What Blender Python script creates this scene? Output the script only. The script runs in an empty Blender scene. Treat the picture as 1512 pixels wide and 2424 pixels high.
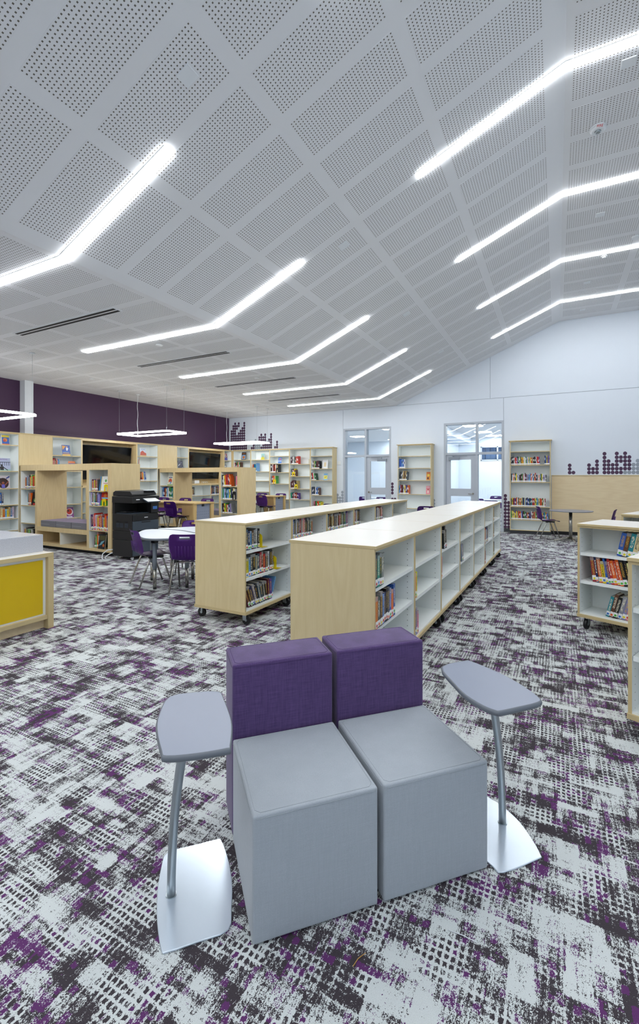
import bpy, bmesh, math, random
from mathutils import Vector, Matrix
R = math.radians
PI = math.pi
rnd = random.Random(11)
SC = bpy.context.scene
COL = SC.collection

# ------------------------------------------------------------------ camera, world, exposure
cam_d = bpy.data.cameras.new('camera')
cam = bpy.data.objects.new('camera', cam_d)
COL.objects.link(cam)
cam.location = (0, 0, 1.5)
cam.rotation_euler = (R(90), 0, R(27.604))
cam_d.sensor_fit = 'HORIZONTAL'
cam_d.sensor_width = 24.0
cam_d.lens = 17.0
cam_d.shift_y = -82.5 / 1512
cam_d.clip_start = 0.02
SC.camera = cam
W = bpy.data.worlds.new('world')
SC.world = W
W.use_nodes = True
W.node_tree.nodes['Background'].inputs[0].default_value = (0.70, 0.83, 1.0, 1)
W.node_tree.nodes['Background'].inputs[1].default_value = 2.2
vs = SC.view_settings
vs.view_transform = 'Standard'
vs.look = 'None'
vs.gamma = 1.0
vs.exposure = 0.26
vs.use_curve_mapping = False
LIGHT_GAIN = 24.0
LIGHT_COL = (0.95, 0.975, 1.0)

# ------------------------------------------------------------------ materials
def lin(h):
    h = h.lstrip('#')
    o = []
    for i in (0, 2, 4):
        v = int(h[i:i + 2], 16) / 255
        o.append(v / 12.92 if v <= 0.04045 else ((v + 0.055) / 1.055) ** 2.4)
    return (*o, 1.0)

class NT:
    def __init__(s, name):
        s.m = bpy.data.materials.new(name)
        s.m.use_nodes = True
        s.t = s.m.node_tree
        s.b = s.t.nodes['Principled BSDF']
        s.tc = None
    def node(s, typ, **kw):
        n = s.t.nodes.new(typ)
        for k, v in kw.items():
            setattr(n, k, v)
        return n
    def link(s, a, b):
        s.t.links.new(a, b)
    def put(s, sock, v):
        if isinstance(v, (int, float)):
            sock.default_value = v
        elif isinstance(v, (tuple, list)):
            sock.default_value = v
        else:
            s.link(v, sock)
    def co(s, kind='Object'):
        if s.tc is None:
            s.tc = s.node('ShaderNodeTexCoord')
        return s.tc.outputs[kind]
    def M(s, op, a, b=0.0, c=0.0, clamp=False):
        n = s.node('ShaderNodeMath', operation=op)
        n.use_clamp = clamp
        s.put(n.inputs[0], a); s.put(n.inputs[1], b); s.put(n.inputs[2], c)
        return n.outputs[0]
    def sep(s, v):
        n = s.node('ShaderNodeSeparateXYZ'); s.link(v, n.inputs[0])
        return n.outputs
    def comb(s, x, y, z=0.0):
        n = s.node('ShaderNodeCombineXYZ')
        s.put(n.inputs[0], x); s.put(n.inputs[1], y); s.put(n.inputs[2], z)
        return n.outputs[0]
    def noise(s, v, scale, detail=2.0, rough=0.5):
        n = s.node('ShaderNodeTexNoise')
        s.link(v, n.inputs['Vector'])
        n.inputs['Scale'].default_value = scale
        n.inputs['Detail'].default_value = detail
        n.inputs['Roughness'].default_value = rough
        return n.outputs[0]
    def white(s, v):
        n = s.node('ShaderNodeTexWhiteNoise', noise_dimensions='3D')
        s.link(v, n.inputs['Vector'])
        return n.outputs
    def mix(s, f, a, b):
        n = s.node('ShaderNodeMix', data_type='RGBA')
        s.put(n.inputs[0], f); s.put(n.inputs[6], a); s.put(n.inputs[7], b)
        return n.outputs[2]
    def scale(s, v, x, y, z):
        n = s.node('ShaderNodeMapping'); s.link(v, n.inputs[0])
        n.inputs['Scale'].default_value = (x, y, z)
        return n.outputs[0]
    def bump(s, h, strength=0.2, dist=0.002):
        n = s.node('ShaderNodeBump')
        n.inputs['Strength'].default_value = strength
        n.inputs['Distance'].default_value = dist
        s.link(h, n.inputs['Height']); s.link(n.outputs[0], s.b.inputs['Normal'])
    def base(s, v): s.put(s.b.inputs['Base Color'], v)
    def set(s, rough=0.5, metal=0.0, spec=None, coat=None):
        s.b.inputs['Roughness'].default_value = rough
        s.b.inputs['Metallic'].default_value = metal
        if spec is not None: s.b.inputs['Specular IOR Level'].default_value = spec
        if coat is not None: s.b.inputs['Coat Weight'].default_value = coat
        return s

def plain(name, col, rough=0.5, metal=0.0, var=0.04, scale=8, spec=None):
    n = NT(name)
    c = lin(col) if isinstance(col, str) else col
    nz = n.noise(n.co(), scale, 3)
    d = tuple(max(0, x * (1 - var)) for x in c[:3]) + (1,)
    n.base(n.mix(nz, d, c))
    n.set(rough, metal, spec)
    return n.m

def emis(name, col, strength):
    n = NT(name)
    n.base((0.8, 0.8, 0.8, 1))
    n.b.inputs['Emission Color'].default_value = (*col, 1)
    n.b.inputs['Emission Strength'].default_value = strength
    return n.m

def wood(name, light, dark, axis='z', rough=0.42):
    n = NT(name)
    sc = {'z': (9, 9, 1.0), 'x': (1.0, 9, 9), 'y': (9, 1.0, 9)}[axis]
    v = n.scale(n.co(), *sc)
    warp = n.noise(n.scale(n.co(), *[q * 0.35 for q in sc]), 1.0, 2)
    rings = n.M('FRACT', n.M('MULTIPLY', warp, 13.0))
    rings = n.M('ABSOLUTE', n.M('SUBTRACT', rings, 0.5))
    fine = n.noise(n.scale(n.co(), *[q * 9 for q in sc]), 1.0, 3)
    f = n.M('ADD', n.M('MULTIPLY', rings, 0.75), n.M('MULTIPLY', fine, 0.55))
    f = n.M('SUBTRACT', f, 0.15, clamp=True)
    n.base(n.mix(f, lin(light), lin(dark)))
    n.set(rough)
    return n.m

M = {}
M['wood'] = wood('maple_veneer_vertical', '#e0cd9f', '#d3bd8b')
M['wood_x'] = wood('maple_veneer_horizontal', '#ead7b0', '#dcc398', 'x')
M['edge'] = plain('maple_edge_band', '#cfba8a', 0.45)
M['birch'] = wood('birch_veneer', '#dfc898', '#ceb482')
M['wood_top'] = plain('golden_maple_top', '#d9bd85', 0.4)
M['wood_gold'] = wood('golden_maple', '#d2b277', '#c3a064')
M['white_lam'] = plain('white_laminate', '#f3f7f4', 0.45, var=0.02)
M['white_top'] = plain('white_laminate_top', '#eae5da', 0.32, var=0.02)
M['paint'] = plain('white_wall_paint', '#e2eaf3', 0.6, var=0.02, scale=3)
M['ceil'] = plain('white_ceiling_paint', '#ebecee', 0.7, var=0.02, scale=3)
M['purple_wall'] = plain('dark_purple_wall_paint', '#472a49', 0.55, var=0.05, scale=2)
M['vinyl'] = plain('purple_vinyl', '#4c2f4e', 0.5)
M['vinyl_grey'] = plain('grey_vinyl', '#9ba3ae', 0.5)
M['base_dark'] = plain('dark_rubber_base', '#43464a', 0.6)
M['black'] = plain('black_plastic', '#141416', 0.4)
M['black_soft'] = plain('matte_black', '#1b1b1d', 0.75)
M['screen'] = plain('black_screen_glass', '#050506', 0.08, var=0.2)
M['copier_grey'] = plain('dark_slate_plastic', '#3b4550', 0.4)
M['copier_black'] = plain('warm_black_plastic', '#242321', 0.5)
M['chrome'] = plain('brushed_chrome', '#b9b6ae', 0.25, 1.0)
M['steel'] = plain('satin_steel', '#b3bcc1', 0.38, 1.0)
M['silver_plate'] = plain('silver_powder_coat', '#d9e3ed', 0.2, 0.55)
M['frame_paint'] = plain('grey_door_frame_paint', '#b9c0c9', 0.45)
M['yellow'] = plain('yellow_panel', '#dcb900', 0.4, var=0.03, scale=3)
M['yellow_metal'] = plain('yellow_metal', '#e8cf10', 0.35)
M['white_plastic'] = plain('white_plastic', '#e9edf0', 0.4)
M['grey_lam'] = plain('grey_laminate', '#8b92a2', 0.3, var=0.02)
M['grey_edge'] = plain('grey_rubber_edge', '#6c727a', 0.4)
M['table_white'] = plain('white_table_laminate', '#e6ecf4', 0.3, var=0.01)
M['table_edge'] = plain('grey_table_edge', '#757c84', 0.45)
M['leg_grey'] = plain('grey_enamel', '#8a939d', 0.4)
M['pages'] = plain('paper_pages', '#d8d0bc', 0.8)
M['label'] = plain('white_label', '#f2f2f0', 0.5)
M['red_print'] = plain('red_print', '#d0242a', 0.5)
M['lightstrip'] = emis('light_diffuser', LIGHT_COL, LIGHT_GAIN)
M['pendant'] = emis('pendant_diffuser', LIGHT_COL, 24.0)
M['troffer'] = emis('troffer_lens', (0.95, 0.98, 1.0), 34.0)
M['bluewin'] = plain('blue_ribbed_siding', '#6f93c4', 0.6, var=0.3, scale=5)  # blue base colour with uneven tone

def quartz():
    n = NT('speckled_quartz')
    v = n.noise(n.co(), 160, 2)
    n.base(n.mix(n.M('MULTIPLY', n.M('SUBTRACT', v, 0.35), 2.0, clamp=True), lin('#b9bac0'), lin('#d6d8e0')))
    n.set(0.18)
    return n.m
M['quartz'] = quartz()

def pins():
    n = NT('white_laminate_pin_holes')
    x, y, z = n.sep(n.co())
    def near(a, c, w): return n.M('LESS_THAN', n.M('ABSOLUTE', n.M('SUBTRACT', a, c)), w)
    fz = n.M('ABSOLUTE', n.M('SUBTRACT', n.M('FRACT', n.M('DIVIDE', z, 0.046)), 0.5))
    hz = n.M('LESS_THAN', fz, 0.06)
    hy = n.M('MAXIMUM', near(y, 0.055, 0.003), near(y, 0.265, 0.003))
    n.base(n.mix(n.M('MULTIPLY', hz, hy), lin('#f0f4f2'), lin('#3a3a3a')))
    n.set(0.45)
    return n.m
M['pins'] = pins()

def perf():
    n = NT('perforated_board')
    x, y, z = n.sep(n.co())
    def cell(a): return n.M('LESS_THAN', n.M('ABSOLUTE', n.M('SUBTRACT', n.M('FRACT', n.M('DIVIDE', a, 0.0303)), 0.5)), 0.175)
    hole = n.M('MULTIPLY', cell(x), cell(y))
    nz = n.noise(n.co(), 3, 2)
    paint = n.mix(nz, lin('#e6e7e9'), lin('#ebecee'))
    n.base(n.mix(hole, paint, lin('#67625a')))  # holes are not cut; the shade inside them is painted into the base colour
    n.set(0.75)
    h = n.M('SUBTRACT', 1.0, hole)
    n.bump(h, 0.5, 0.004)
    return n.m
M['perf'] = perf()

def fabric(name, a, b, weave=True, sc=900):
    n = NT(name)
    v = n.co()
    f1 = n.noise(n.scale(v, 1, 1, 1), sc, 2, 0.7)
    f2 = n.noise(n.scale(v, 14, 14, 260), 1.0, 2)
    f3 = n.noise(n.scale(v, 260, 260, 14), 1.0, 2)
    if weave: f = n.M('ADD', n.M('MULTIPLY', f1, 0.5), n.M('ADD', n.M('MULTIPLY', f2, 0.5), n.M('MULTIPLY', f3, 0.5)))
    else: f = n.M('ADD', n.M('MULTIPLY', f1, 0.8), n.M('ADD', n.M('MULTIPLY', f2, 0.2), n.M('MULTIPLY', f3, 0.2)))
    f = n.M('MULTIPLY', n.M('SUBTRACT', f, 0.5), 2.2 if weave else 1.4, clamp=True)
    n.base(n.mix(f, lin(a), lin(b)))
    n.set(0.85, spec=0.25)
    n.b.inputs['Sheen Weight'].default_value = 0.25
    n.bump(f1, 0.15, 0.001)
    return n.m
M['grey_fabric'] = fabric('grey_melange_fabric', '#a1a8af', '#c7ced4', False, 700)
M['purple_fabric'] = fabric('purple_woven_fabric', '#3f2d57', '#614a7c')
M['cushion_side'] = fabric('grey_cushion_side', '#6c6b71', '#7a797f', False)
M['cushion_top'] = fabric('mauve_cushion_top', '#6b5877', '#7d6a88', False)
M['seam_grey'] = plain('grey_thread', '#a9b0b6', 0.8)
M['seam_purple'] = plain('purple_thread', '#4c3568', 0.8)

def chair_plastic():
    n = NT('purple_chair_plastic')
    nz = n.noise(n.co(), 6, 2)
    n.base(n.mix(nz, lin('#54227a'), lin('#5e2b86')))
    n.set(0.33)
    return n.m
M['chair'] = chair_plastic()

def glass():
    m = bpy.data.materials.new('clear_glass'); m.use_nodes = True
    t = m.node_tree; t.nodes.clear()
    o = t.nodes.new('ShaderNodeOutputMaterial'); mx = t.nodes.new('ShaderNodeMixShader')
    tr = t.nodes.new('ShaderNodeBsdfTransparent'); gl = t.nodes.new('ShaderNodeBsdfGlossy')
    fr = t.nodes.new('ShaderNodeFresnel'); fr.inputs[0].default_value = 1.5
    tr.inputs[0].default_value = (0.93, 0.96, 0.97, 1); gl.inputs['Roughness'].default_value = 0.01
    t.links.new(fr.outputs[0], mx.inputs[0]); t.links.new(tr.outputs[0], mx.inputs[1])
    t.links.new(gl.outputs[0], mx.inputs[2]); t.links.new(mx.outputs[0], o.inputs[0])
    return m
M['glass'] = glass()

def cover_mat():
    n = NT('book_cover')
    oi = n.node('ShaderNodeObjectInfo')
    col, rn = oi.outputs['Color'], oi.outputs['Random']
    g = n.sep(n.co('Generated'))
    ox, oy, oz = n.sep(n.co())
    # lettering printed on the spine: broken strokes in the middle of its width
    vec = n.comb(n.M('MULTIPLY', ox, 260), n.M('MULTIPLY', rn, 37.0), n.M('MULTIPLY', oz, 130))
    strokes = n.M('GREATER_THAN', n.noise(vec, 1.0, 1), 0.52)
    mid = n.M('LESS_THAN', n.M('ABSOLUTE', n.M('SUBTRACT', g[0], 0.5)), 0.27)
    lo = n.M('ADD', 0.22, n.M('MULTIPLY', n.M('FRACT', n.M('MULTIPLY', rn, 7.3)), 0.2))
    band = n.M('MULTIPLY', n.M('GREATER_THAN', g[2], lo), n.M('LESS_THAN', g[2], 0.88))
    txt = n.M('MULTIPLY', n.M('MULTIPLY', strokes, mid), band)
    hi = n.mix(n.M('GREATER_THAN', n.M('FRACT', n.M('MULTIPLY', rn, 13.7)), 0.45), lin('#e8e2c8'), lin('#c9a23a'))
    dk = n.mix(0.85, col, (0.01, 0.01, 0.015, 1))
    lum = n.node('ShaderNodeRGBToBW'); n.link(col, lum.inputs[0])
    tc = n.mix(n.M('GREATER_THAN', lum.outputs[0], 0.3), hi, dk)
    b2 = n.M('MULTIPLY', n.M('GREATER_THAN', g[2], 0.86), n.M('GREATER_THAN', n.M('FRACT', n.M('MULTIPLY', rn, 5.1)), 0.55))
    blk = n.mix(n.M('MULTIPLY', b2, 0.7), col, n.mix(0.5, lin('#d8d8d8'), dk))
    n.base(n.mix(txt, blk, tc))
    n.set(0.35)
    return n.m
M['cover'] = cover_mat()
def objcol():
    n = NT('printed_cover')
    oi = n.node('ShaderNodeObjectInfo')
    n.base(oi.outputs['Color']); n.set(0.35)
    return n.m
M['print'] = objcol()
_pm = {}
def pmat(h):
    if h not in _pm: _pm[h] = plain('print_' + h.strip('#'), h, 0.4, var=0.05, scale=30)
    return _pm[h]

def carpet():
    n = NT('woven_patchwork_carpet')
    P = n.co()
    x, y, z = n.sep(P)
    def c05(v, k): return n.M('MULTIPLY', n.M('SUBTRACT', v, 0.5), k)
    # ragged displacement of the sampling point
    nx = n.noise(P, 60, 2, 0.7); ny = n.noise(n.scale(P, 1.3, 0.6, 1), 75, 2, 0.7)
    jx = n.M('ADD', x, c05(nx, 0.012))
    jy = n.M('ADD', y, c05(ny, 0.022))
    def cell(sx, sy, ox, oy, k):
        cy_ = n.M('FLOOR', n.M('DIVIDE', n.M('ADD', jy, oy), sy))
        sh = n.M('MULTIPLY', n.white(n.comb(cy_, k, 5.0))[0], sx)
        cx_ = n.M('FLOOR', n.M('DIVIDE', n.M('ADD', n.M('ADD', jx, ox), sh), sx))
        return n.white(n.comb(cx_, cy_, k))[0]
    big = cell(0.16, 0.12, 0.07, 0.03, 1.0)
    mid = cell(0.078, 0.07, 0.02, 0.05, 2.0)
    wide = cell(0.20, 0.030, 0.12, 0.01, 4.0)
    tall = n.white(n.comb(n.M('FLOOR', n.M('DIVIDE', jx, 0.026)), n.M('FLOOR', n.M('DIVIDE', jy, 0.19)), 6.0))[0]
    soft = n.noise(n.scale(P, 2.6, 3.4, 1), 1.0, 2)
    thr_x = n.noise(n.comb(n.M('MULTIPLY', x, 8.0), n.M('MULTIPLY', y, 80.0)), 1.0, 1)
    thr_y = n.noise(n.comb(n.M('MULTIPLY', x, 100.0), n.M('MULTIPLY', y, 9.0)), 1.0, 1)
    D = n.M('ADD', c05(big, 0.50), c05(mid, 0.44))
    D = n.M('ADD', D, n.M('ADD', c05(wide, 0.28), c05(tall, 0.28)))
    D = n.M('ADD', D, c05(soft, 0.40))
    D = n.M('ADD', D, c05(thr_x, 0.42))
    D = n.M('ADD', D, c05(thr_y, 0.6))
    # open weave: rows of small dots in a grid
    gx = n.M('ABSOLUTE', n.M('SUBTRACT', n.M('FRACT', n.M('DIVIDE', jx, 0.021)), 0.5))
    gy = n.M('ABSOLUTE', n.M('SUBTRACT', n.M('FRACT', n.M('DIVIDE', jy, 0.025)), 0.5))
    grid = n.M('MULTIPLY', n.M('LESS_THAN', gx, 0.31), n.M('LESS_THAN', gy, 0.31))
    gn_ = n.M('ADD', n.noise(n.scale(P, 5, 7, 1), 1.0, 1), c05(big, 0.22))
    gm = n.M('MULTIPLY', n.M('SUBTRACT', gn_, 0.47), 6.0, clamp=True)
    gterm = n.M('MULTIPLY', gm, n.M('SUBTRACT', n.M('MULTIPLY', grid, 0.62), 0.32))
    D = n.M('ADD', D, gterm)
    fine = n.noise(n.scale(P, 1.25, 0.75, 1), 330, 1, 0.5)
    fine2 = n.noise(n.scale(P, 1.5, 0.6, 1), 130, 1, 0.5)
    F = n.M('ADD', c05(fine, 1.25), c05(fine2, 0.85))
    T = n.M('ADD', D, F)
    dark = n.M('MULTIPLY', n.M('ADD', T, 0.10), 12.0, clamp=True)
    # purple yarn shows in patches, mostly where the weave opens
    pz = n.M('ADD', n.noise(n.scale(P, 3.0, 4.0, 1), 1.0, 1), n.M('ADD', c05(cell(0.11, 0.10, 0.3, 0.2, 7.0), 0.26), n.M('ADD', c05(wide, 0.14), c05(tall, 0.14))))
    pcell = n.white(n.comb(n.M('FLOOR', n.M('DIVIDE', jx, 0.021)), n.M('FLOOR', n.M('DIVIDE', jy, 0.025)), 9.0))[0]
    pmask = n.M('GREATER_THAN', n.M('ADD', pz, c05(pcell, 0.85)), 0.75)
    tone = n.noise(n.scale(P, 1, 1, 1), 420, 2)
    light = n.mix(tone, lin('#b9bebd'), lin('#e6ebea'))
    dk = n.mix(tone, lin('#2f2a2f'), lin('#524c51'))
    pu = n.mix(tone, lin('#4d2a55'), lin('#6f4077'))
    c = n.mix(dark, light, n.mix(pmask, dk, pu))
    n.base(c)
    n.set(0.95, spec=0.1)
    n.bump(tone, 0.5, 0.003)
    return n.m
M['carpet'] = carpet()

# ------------------------------------------------------------------ mesh helpers
class MB:
    def __init__(s):
        s.v = []; s.f = []; s.mi = []; s.mats = []; s.sm = []
    def mid(s, m):
        if m not in s.mats: s.mats.append(m)
        return s.mats.index(m)
    def face(s, pts, m, smooth=False):
        b = len(s.v); s.v += [tuple(p) for p in pts]
        s.f.append(tuple(range(b, b + len(pts)))); s.mi.append(s.mid(m)); s.sm.append(smooth)
    def box(s, x0, y0, z0, x1, y1, z1, m, **faces):
        if x0 > x1: x0, x1 = x1, x0
        if y0 > y1: y0, y1 = y1, y0
        if z0 > z1: z0, z1 = z1, z0
        b = len(s.v)
        s.v += [(x0, y0, z0), (x1, y0, z0), (x1, y1, z0), (x0, y1, z0), (x0, y0, z1), (x1, y0, z1), (x1, y1, z1), (x0, y1, z1)]
        for nm, q in (('bot', (0, 3, 2, 1)), ('top', (4, 5, 6, 7)), ('front', (0, 1, 5, 4)), ('right', (1, 2, 6, 5)), ('back', (2, 3, 7, 6)), ('left', (3, 0, 4, 7))):
            s.f.append(tuple(b + i for i in q)); s.mi.append(s.mid(faces.get(nm, m))); s.sm.append(False)
        return s
    def prism(s, poly, z0, z1, m, mtop=None, mside=None, smooth=False):
        n_ = len(poly); b = len(s.v)
        s.v += [(p[0], p[1], z0) for p in poly] + [(p[0], p[1], z1) for p in poly]
        s.f.append(tuple(b + i for i in reversed(range(n_)))); s.mi.append(s.mid(m)); s.sm.append(False)
        s.f.append(tuple(b + n_ + i for i in range(n_))); s.mi.append(s.mid(mtop or m)); s.sm.append(False)
        for i in range(n_):
            j = (i + 1) % n_
            s.f.append((b + i, b + j, b + n_ + j, b + n_ + i)); s.mi.append(s.mid(mside or m)); s.sm.append(smooth)
        return s
    def tube(s, pts, r, m, seg=8, cap=True):
        pts = [Vector(p) for p in pts]
        rs = r if isinstance(r, (list, tuple)) else [r] * len(pts)
        b = len(s.v); n_ = len(pts)
        ref = None
        for i, p in enumerate(pts):
            d = (pts[min(i + 1, n_ - 1)] - pts[max(i - 1, 0)]).normalized()
            if ref is None:
                ref = Vector((0, 0, 1)) if abs(d.z) < 0.9 else Vector((1, 0, 0))
            u = d.cross(ref).normalized(); w = u.cross(d).normalized(); ref = w
            for k in range(seg):
                a = 2 * PI * k / seg
                s.v.append(tuple(p + u * math.cos(a) * rs[i] + w * math.sin(a) * rs[i]))
        for i in range(n_ - 1):
            for k in range(seg):
                k2 = (k + 1) % seg
                s.f.append((b + i * seg + k, b + i * seg + k2, b + (i + 1) * seg + k2, b + (i + 1) * seg + k)); s.mi.append(s.mid(m)); s.sm.append(True)
        if cap:
            s.f.append(tuple(b + k for k in reversed(range(seg)))); s.mi.append(s.mid(m)); s.sm.append(False)
            s.f.append(tuple(b + (n_ - 1) * seg + k for k in range(seg))); s.mi.append(s.mid(m)); s.sm.append(False)
        return s
    def disc(s, c, r, h, m, seg=20, axis='z', r2=None):
        r2 = r if r2 is None else r2
        pts = []
        for k in range(seg):
            a = 2 * PI * k / seg
            pts.append((math.cos(a), math.sin(a)))
        b = len(s.v)
        def P(u, w, t):
            if axis == 'z': return (c[0] + u, c[1] + w, c[2] + t)
            if axis == 'y': return (c[0] + u, c[1] + t, c[2] + w)
            return (c[0] + t, c[1] + u, c[2] + w)
        s.v += [P(p[0] * r, p[1] * r, 0) for p in pts] + [P(p[0] * r2, p[1] * r2, h) for p in pts]
        s.f.append(tuple(b + i for i in reversed(range(seg)))); s.f.append(tuple(b + seg + i for i in range(seg)))
        s.mi += [s.mid(m)] * 2; s.sm += [False] * 2
        for i in range(seg):
            j = (i + 1) % seg
            s.f.append((b + i, b + j, b + seg + j, b + seg + i)); s.mi.append(s.mid(m)); s.sm.append(True)
        return s
    def mesh(s, name):
        me = bpy.data.meshes.new(name)
        me.from_pydata(s.v, [], s.f)
        for m in s.mats: me.materials.append(m)
        me.polygons.foreach_set('material_index', s.mi)
        me.polygons.foreach_set('use_smooth', s.sm)
        me.update()
        return me
    def build(s, name, parent=None, loc=None, rot=None, bevel=0, seg=2):
        o = bpy.data.objects.new(name, s.mesh(name))
        COL.objects.link(o)
        if parent is not None: o.parent = parent
        if loc: o.location = loc
        if rot: o.rotation_euler = rot
        if bevel:
            bm = bmesh.new(); bm.from_mesh(o.data)
            bmesh.ops.remove_doubles(bm, verts=bm.verts, dist=1e-6)
            bm.normal_update()
            ed = [e for e in bm.edges if len(e.link_faces) == 2 and e.calc_face_angle(0) > R(40)]
            bmesh.ops.bevel(bm, geom=ed, offset=bevel, segments=seg, profile=0.5, affect='EDGES', clamp_overlap=True)
            bm.to_mesh(o.data); bm.free()
        return o

def link_mesh(name, me, parent=None, loc=None, rot=None):
    o = bpy.data.objects.new(name, me); COL.objects.link(o)
    if parent is not None: o.parent = parent
    if loc: o.location = loc
    if rot: o.rotation_euler = rot
    return o

def tag(o, label, cat, group=None, kind=None):
    if label: o['label'] = label
    if cat: o['category'] = cat
    if group: o['group'] = group
    if kind: o['kind'] = kind
    return o
def thing(name, label, cat, loc=(0, 0, 0), rz=0, group=None):
    o = bpy.data.objects.new(name, None); COL.objects.link(o)
    o.empty_display_size = 0.1
    o.location = loc; o.rotation_euler = (0, 0, rz)
    return tag(o, label, cat, group)
def struct(o):
    o['kind'] = 'structure'; return o
def copy_tree(o, parent=None):
    c = o.copy(); COL.objects.link(c)
    if parent is not None: c.parent = parent
    for ch in list(o.children): copy_tree(ch, c)
    return c
def dup(o, loc, rz, label, group=None):
    c = copy_tree(o); c.location = loc; c.rotation_euler = (0, 0, rz); c['label'] = label
    if group: c['group'] = group
    return c
def smooth_poly(pts, sub=5, closed=True):
    out = []; n_ = len(pts)
    for i in range(n_):
        p0, p1, p2, p3 = pts[(i - 1) % n_], pts[i], pts[(i + 1) % n_], pts[(i + 2) % n_]
        for k in range(sub):
            t = k / sub
            out.append(tuple(0.5 * ((2 * p1[j]) + (-p0[j] + p2[j]) * t + (2 * p0[j] - 5 * p1[j] + 4 * p2[j] - p3[j]) * t * t + (-p0[j] + 3 * p1[j] - 3 * p2[j] + p3[j]) * t ** 3) for j in range(2)))
    return out

# ------------------------------------------------------------------ room shell
XL, XR, YB, YF = -10.79, 6.0, 13.37, -5.0
H1, H2 = 3.687, 5.57
XF, XG = -4.35, 0.08        # the two ceiling folds
KS = (H2 - H1) / (XG - XF); AS = math.atan(KS)

fl = MB().box(XL - 0.3, YF - 0.3, -0.12, XR + 0.3, YB + 0.05, 0.0, M['carpet']).build('floor'); struct(fl)
# ceiling: low flat part, slope, high flat part
cl = MB()
t = 0.12
prof = [(XL - 0.3, H1), (XF, H1), (XG, H2), (XR + 0.3, H2)]
for (xa, za), (xb, zb) in zip(prof, prof[1:]):
    y0, y1 = YF - 0.3, YB + 0.3
    cl.face([(xa, y0, za), (xa, y1, za), (xb, y1, zb), (xb, y0, zb)], M['ceil'])
    cl.face([(xa, y0, za + t), (xb, y0, zb + t), (xb, y1, zb + t), (xa, y1, za + t)], M['ceil'])
    cl.face([(xa, y0, za), (xb, y0, zb), (xb, y0, zb + t), (xa, y0, za + t)], M['ceil'])
    cl.face([(xa, y1, za), (xa, y1, za + t), (xb, y1, zb + t), (xb, y1, zb)], M['ceil'])
ceiling = cl.build('ceiling'); struct(ceiling)
# perforated fields set in the ceiling boards
P = 0.0303
NY, NX = 15, 34
PL, PWd = NX * P, NY * P
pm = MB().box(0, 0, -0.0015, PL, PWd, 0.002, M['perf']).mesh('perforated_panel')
rows = [2.303 + 0.5705 * k for k in range(-3, 20)]
rows = [r for r in rows if r + PWd < YB - 0.02] 
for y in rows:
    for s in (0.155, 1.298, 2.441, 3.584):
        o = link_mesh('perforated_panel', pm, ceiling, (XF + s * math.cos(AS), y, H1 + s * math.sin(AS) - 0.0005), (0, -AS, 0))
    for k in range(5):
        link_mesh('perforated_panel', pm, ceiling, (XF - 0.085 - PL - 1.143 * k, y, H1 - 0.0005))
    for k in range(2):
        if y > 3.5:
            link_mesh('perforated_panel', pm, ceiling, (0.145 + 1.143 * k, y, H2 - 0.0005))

# walls
def wall_boxes(name, boxes, m, **kw):
    b = MB()
    for q in boxes: b.box(*q, m, **kw)
    return struct(b.build(name))
wl = wall_boxes('wall_left', [(XL - 0.25, YF - 0.3, 0, XL, YB, H1)], M['purple_wall'])
T = 0.2
g = 0.006   # shadow joints between the wall boards
dl0, dl1, dr0, dr1, hz = -6.109, -4.509, -2.898, -1.276, 3.063
wb = MB()
def wbox(x0, z0, x1, z1): wb.box(x0, YB, z0, x1, YB + T, z1, M['paint'])
wbox(XL, 0, -6.124 - g, H1 - g)
wbox(-6.124 + g, hz, dl1, H1 - g); wbox(-6.124 + g, 0, dl0, hz)
wbox(dl1, 0, dr0, H1 - g)
wbox(dr0, hz, -1.28 - g, H1 - g)
wbox(-1.28 + g, 0, XR, H1 - g)
# gable above the joint
def gable(x0, x1):
    zz = lambda x: H1 + g + max(0.0, min(H2 - H1, (x - XF) * KS))
    pts = [(x0, H1 + g)] + [(x1, H1 + g), (x1, zz(x1) + 0.05)] + ([(XG, H2 + 0.05)] if x0 < XG < x1 else []) + [(x0, zz(x0) + (0.05 if zz(x0) > H1 + 0.02 else 0.0005))]
    n0 = len(wb.v); k = len(pts)
    wb.v += [(p[0], YB, p[1]) for p in pts] + [(p[0], YB + T, p[1]) for p in pts]
    wb.f.append(tuple(n0 + i for i in range(k))); wb.f.append(tuple(n0 + k + i for i in reversed(range(k))))
    wb.mi += [wb.mid(M['paint'])] * 2; wb.sm += [False] * 2
    for i in range(k):
        j = (i + 1) % k
        wb.f.append((n0 + i, n0 + k + i, n0 + k + j, n0 + j)); wb.mi.append(wb.mid(M['paint'])); wb.sm.append(False)
gable(XF, -1.627 - 0.003); gable(-1.627 + 0.003, XR)
wall_back = struct(wb.build('wall_back'))
wb2 = MB().box(XL, YB + 0.012, H1 - 0.02, XR, YB + 0.03, H1 + 0.02, M['frame_paint'])
wb2.box(-6.14, YB + 0.012, 0, -6.11, YB + 0.03, H1, M['frame_paint']); wb2.box(-1.30, YB + 0.012, hz, -1.26, YB + 0.03, H1, M['frame_paint'])
wb2.build('joint_backing', wall_back)
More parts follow.
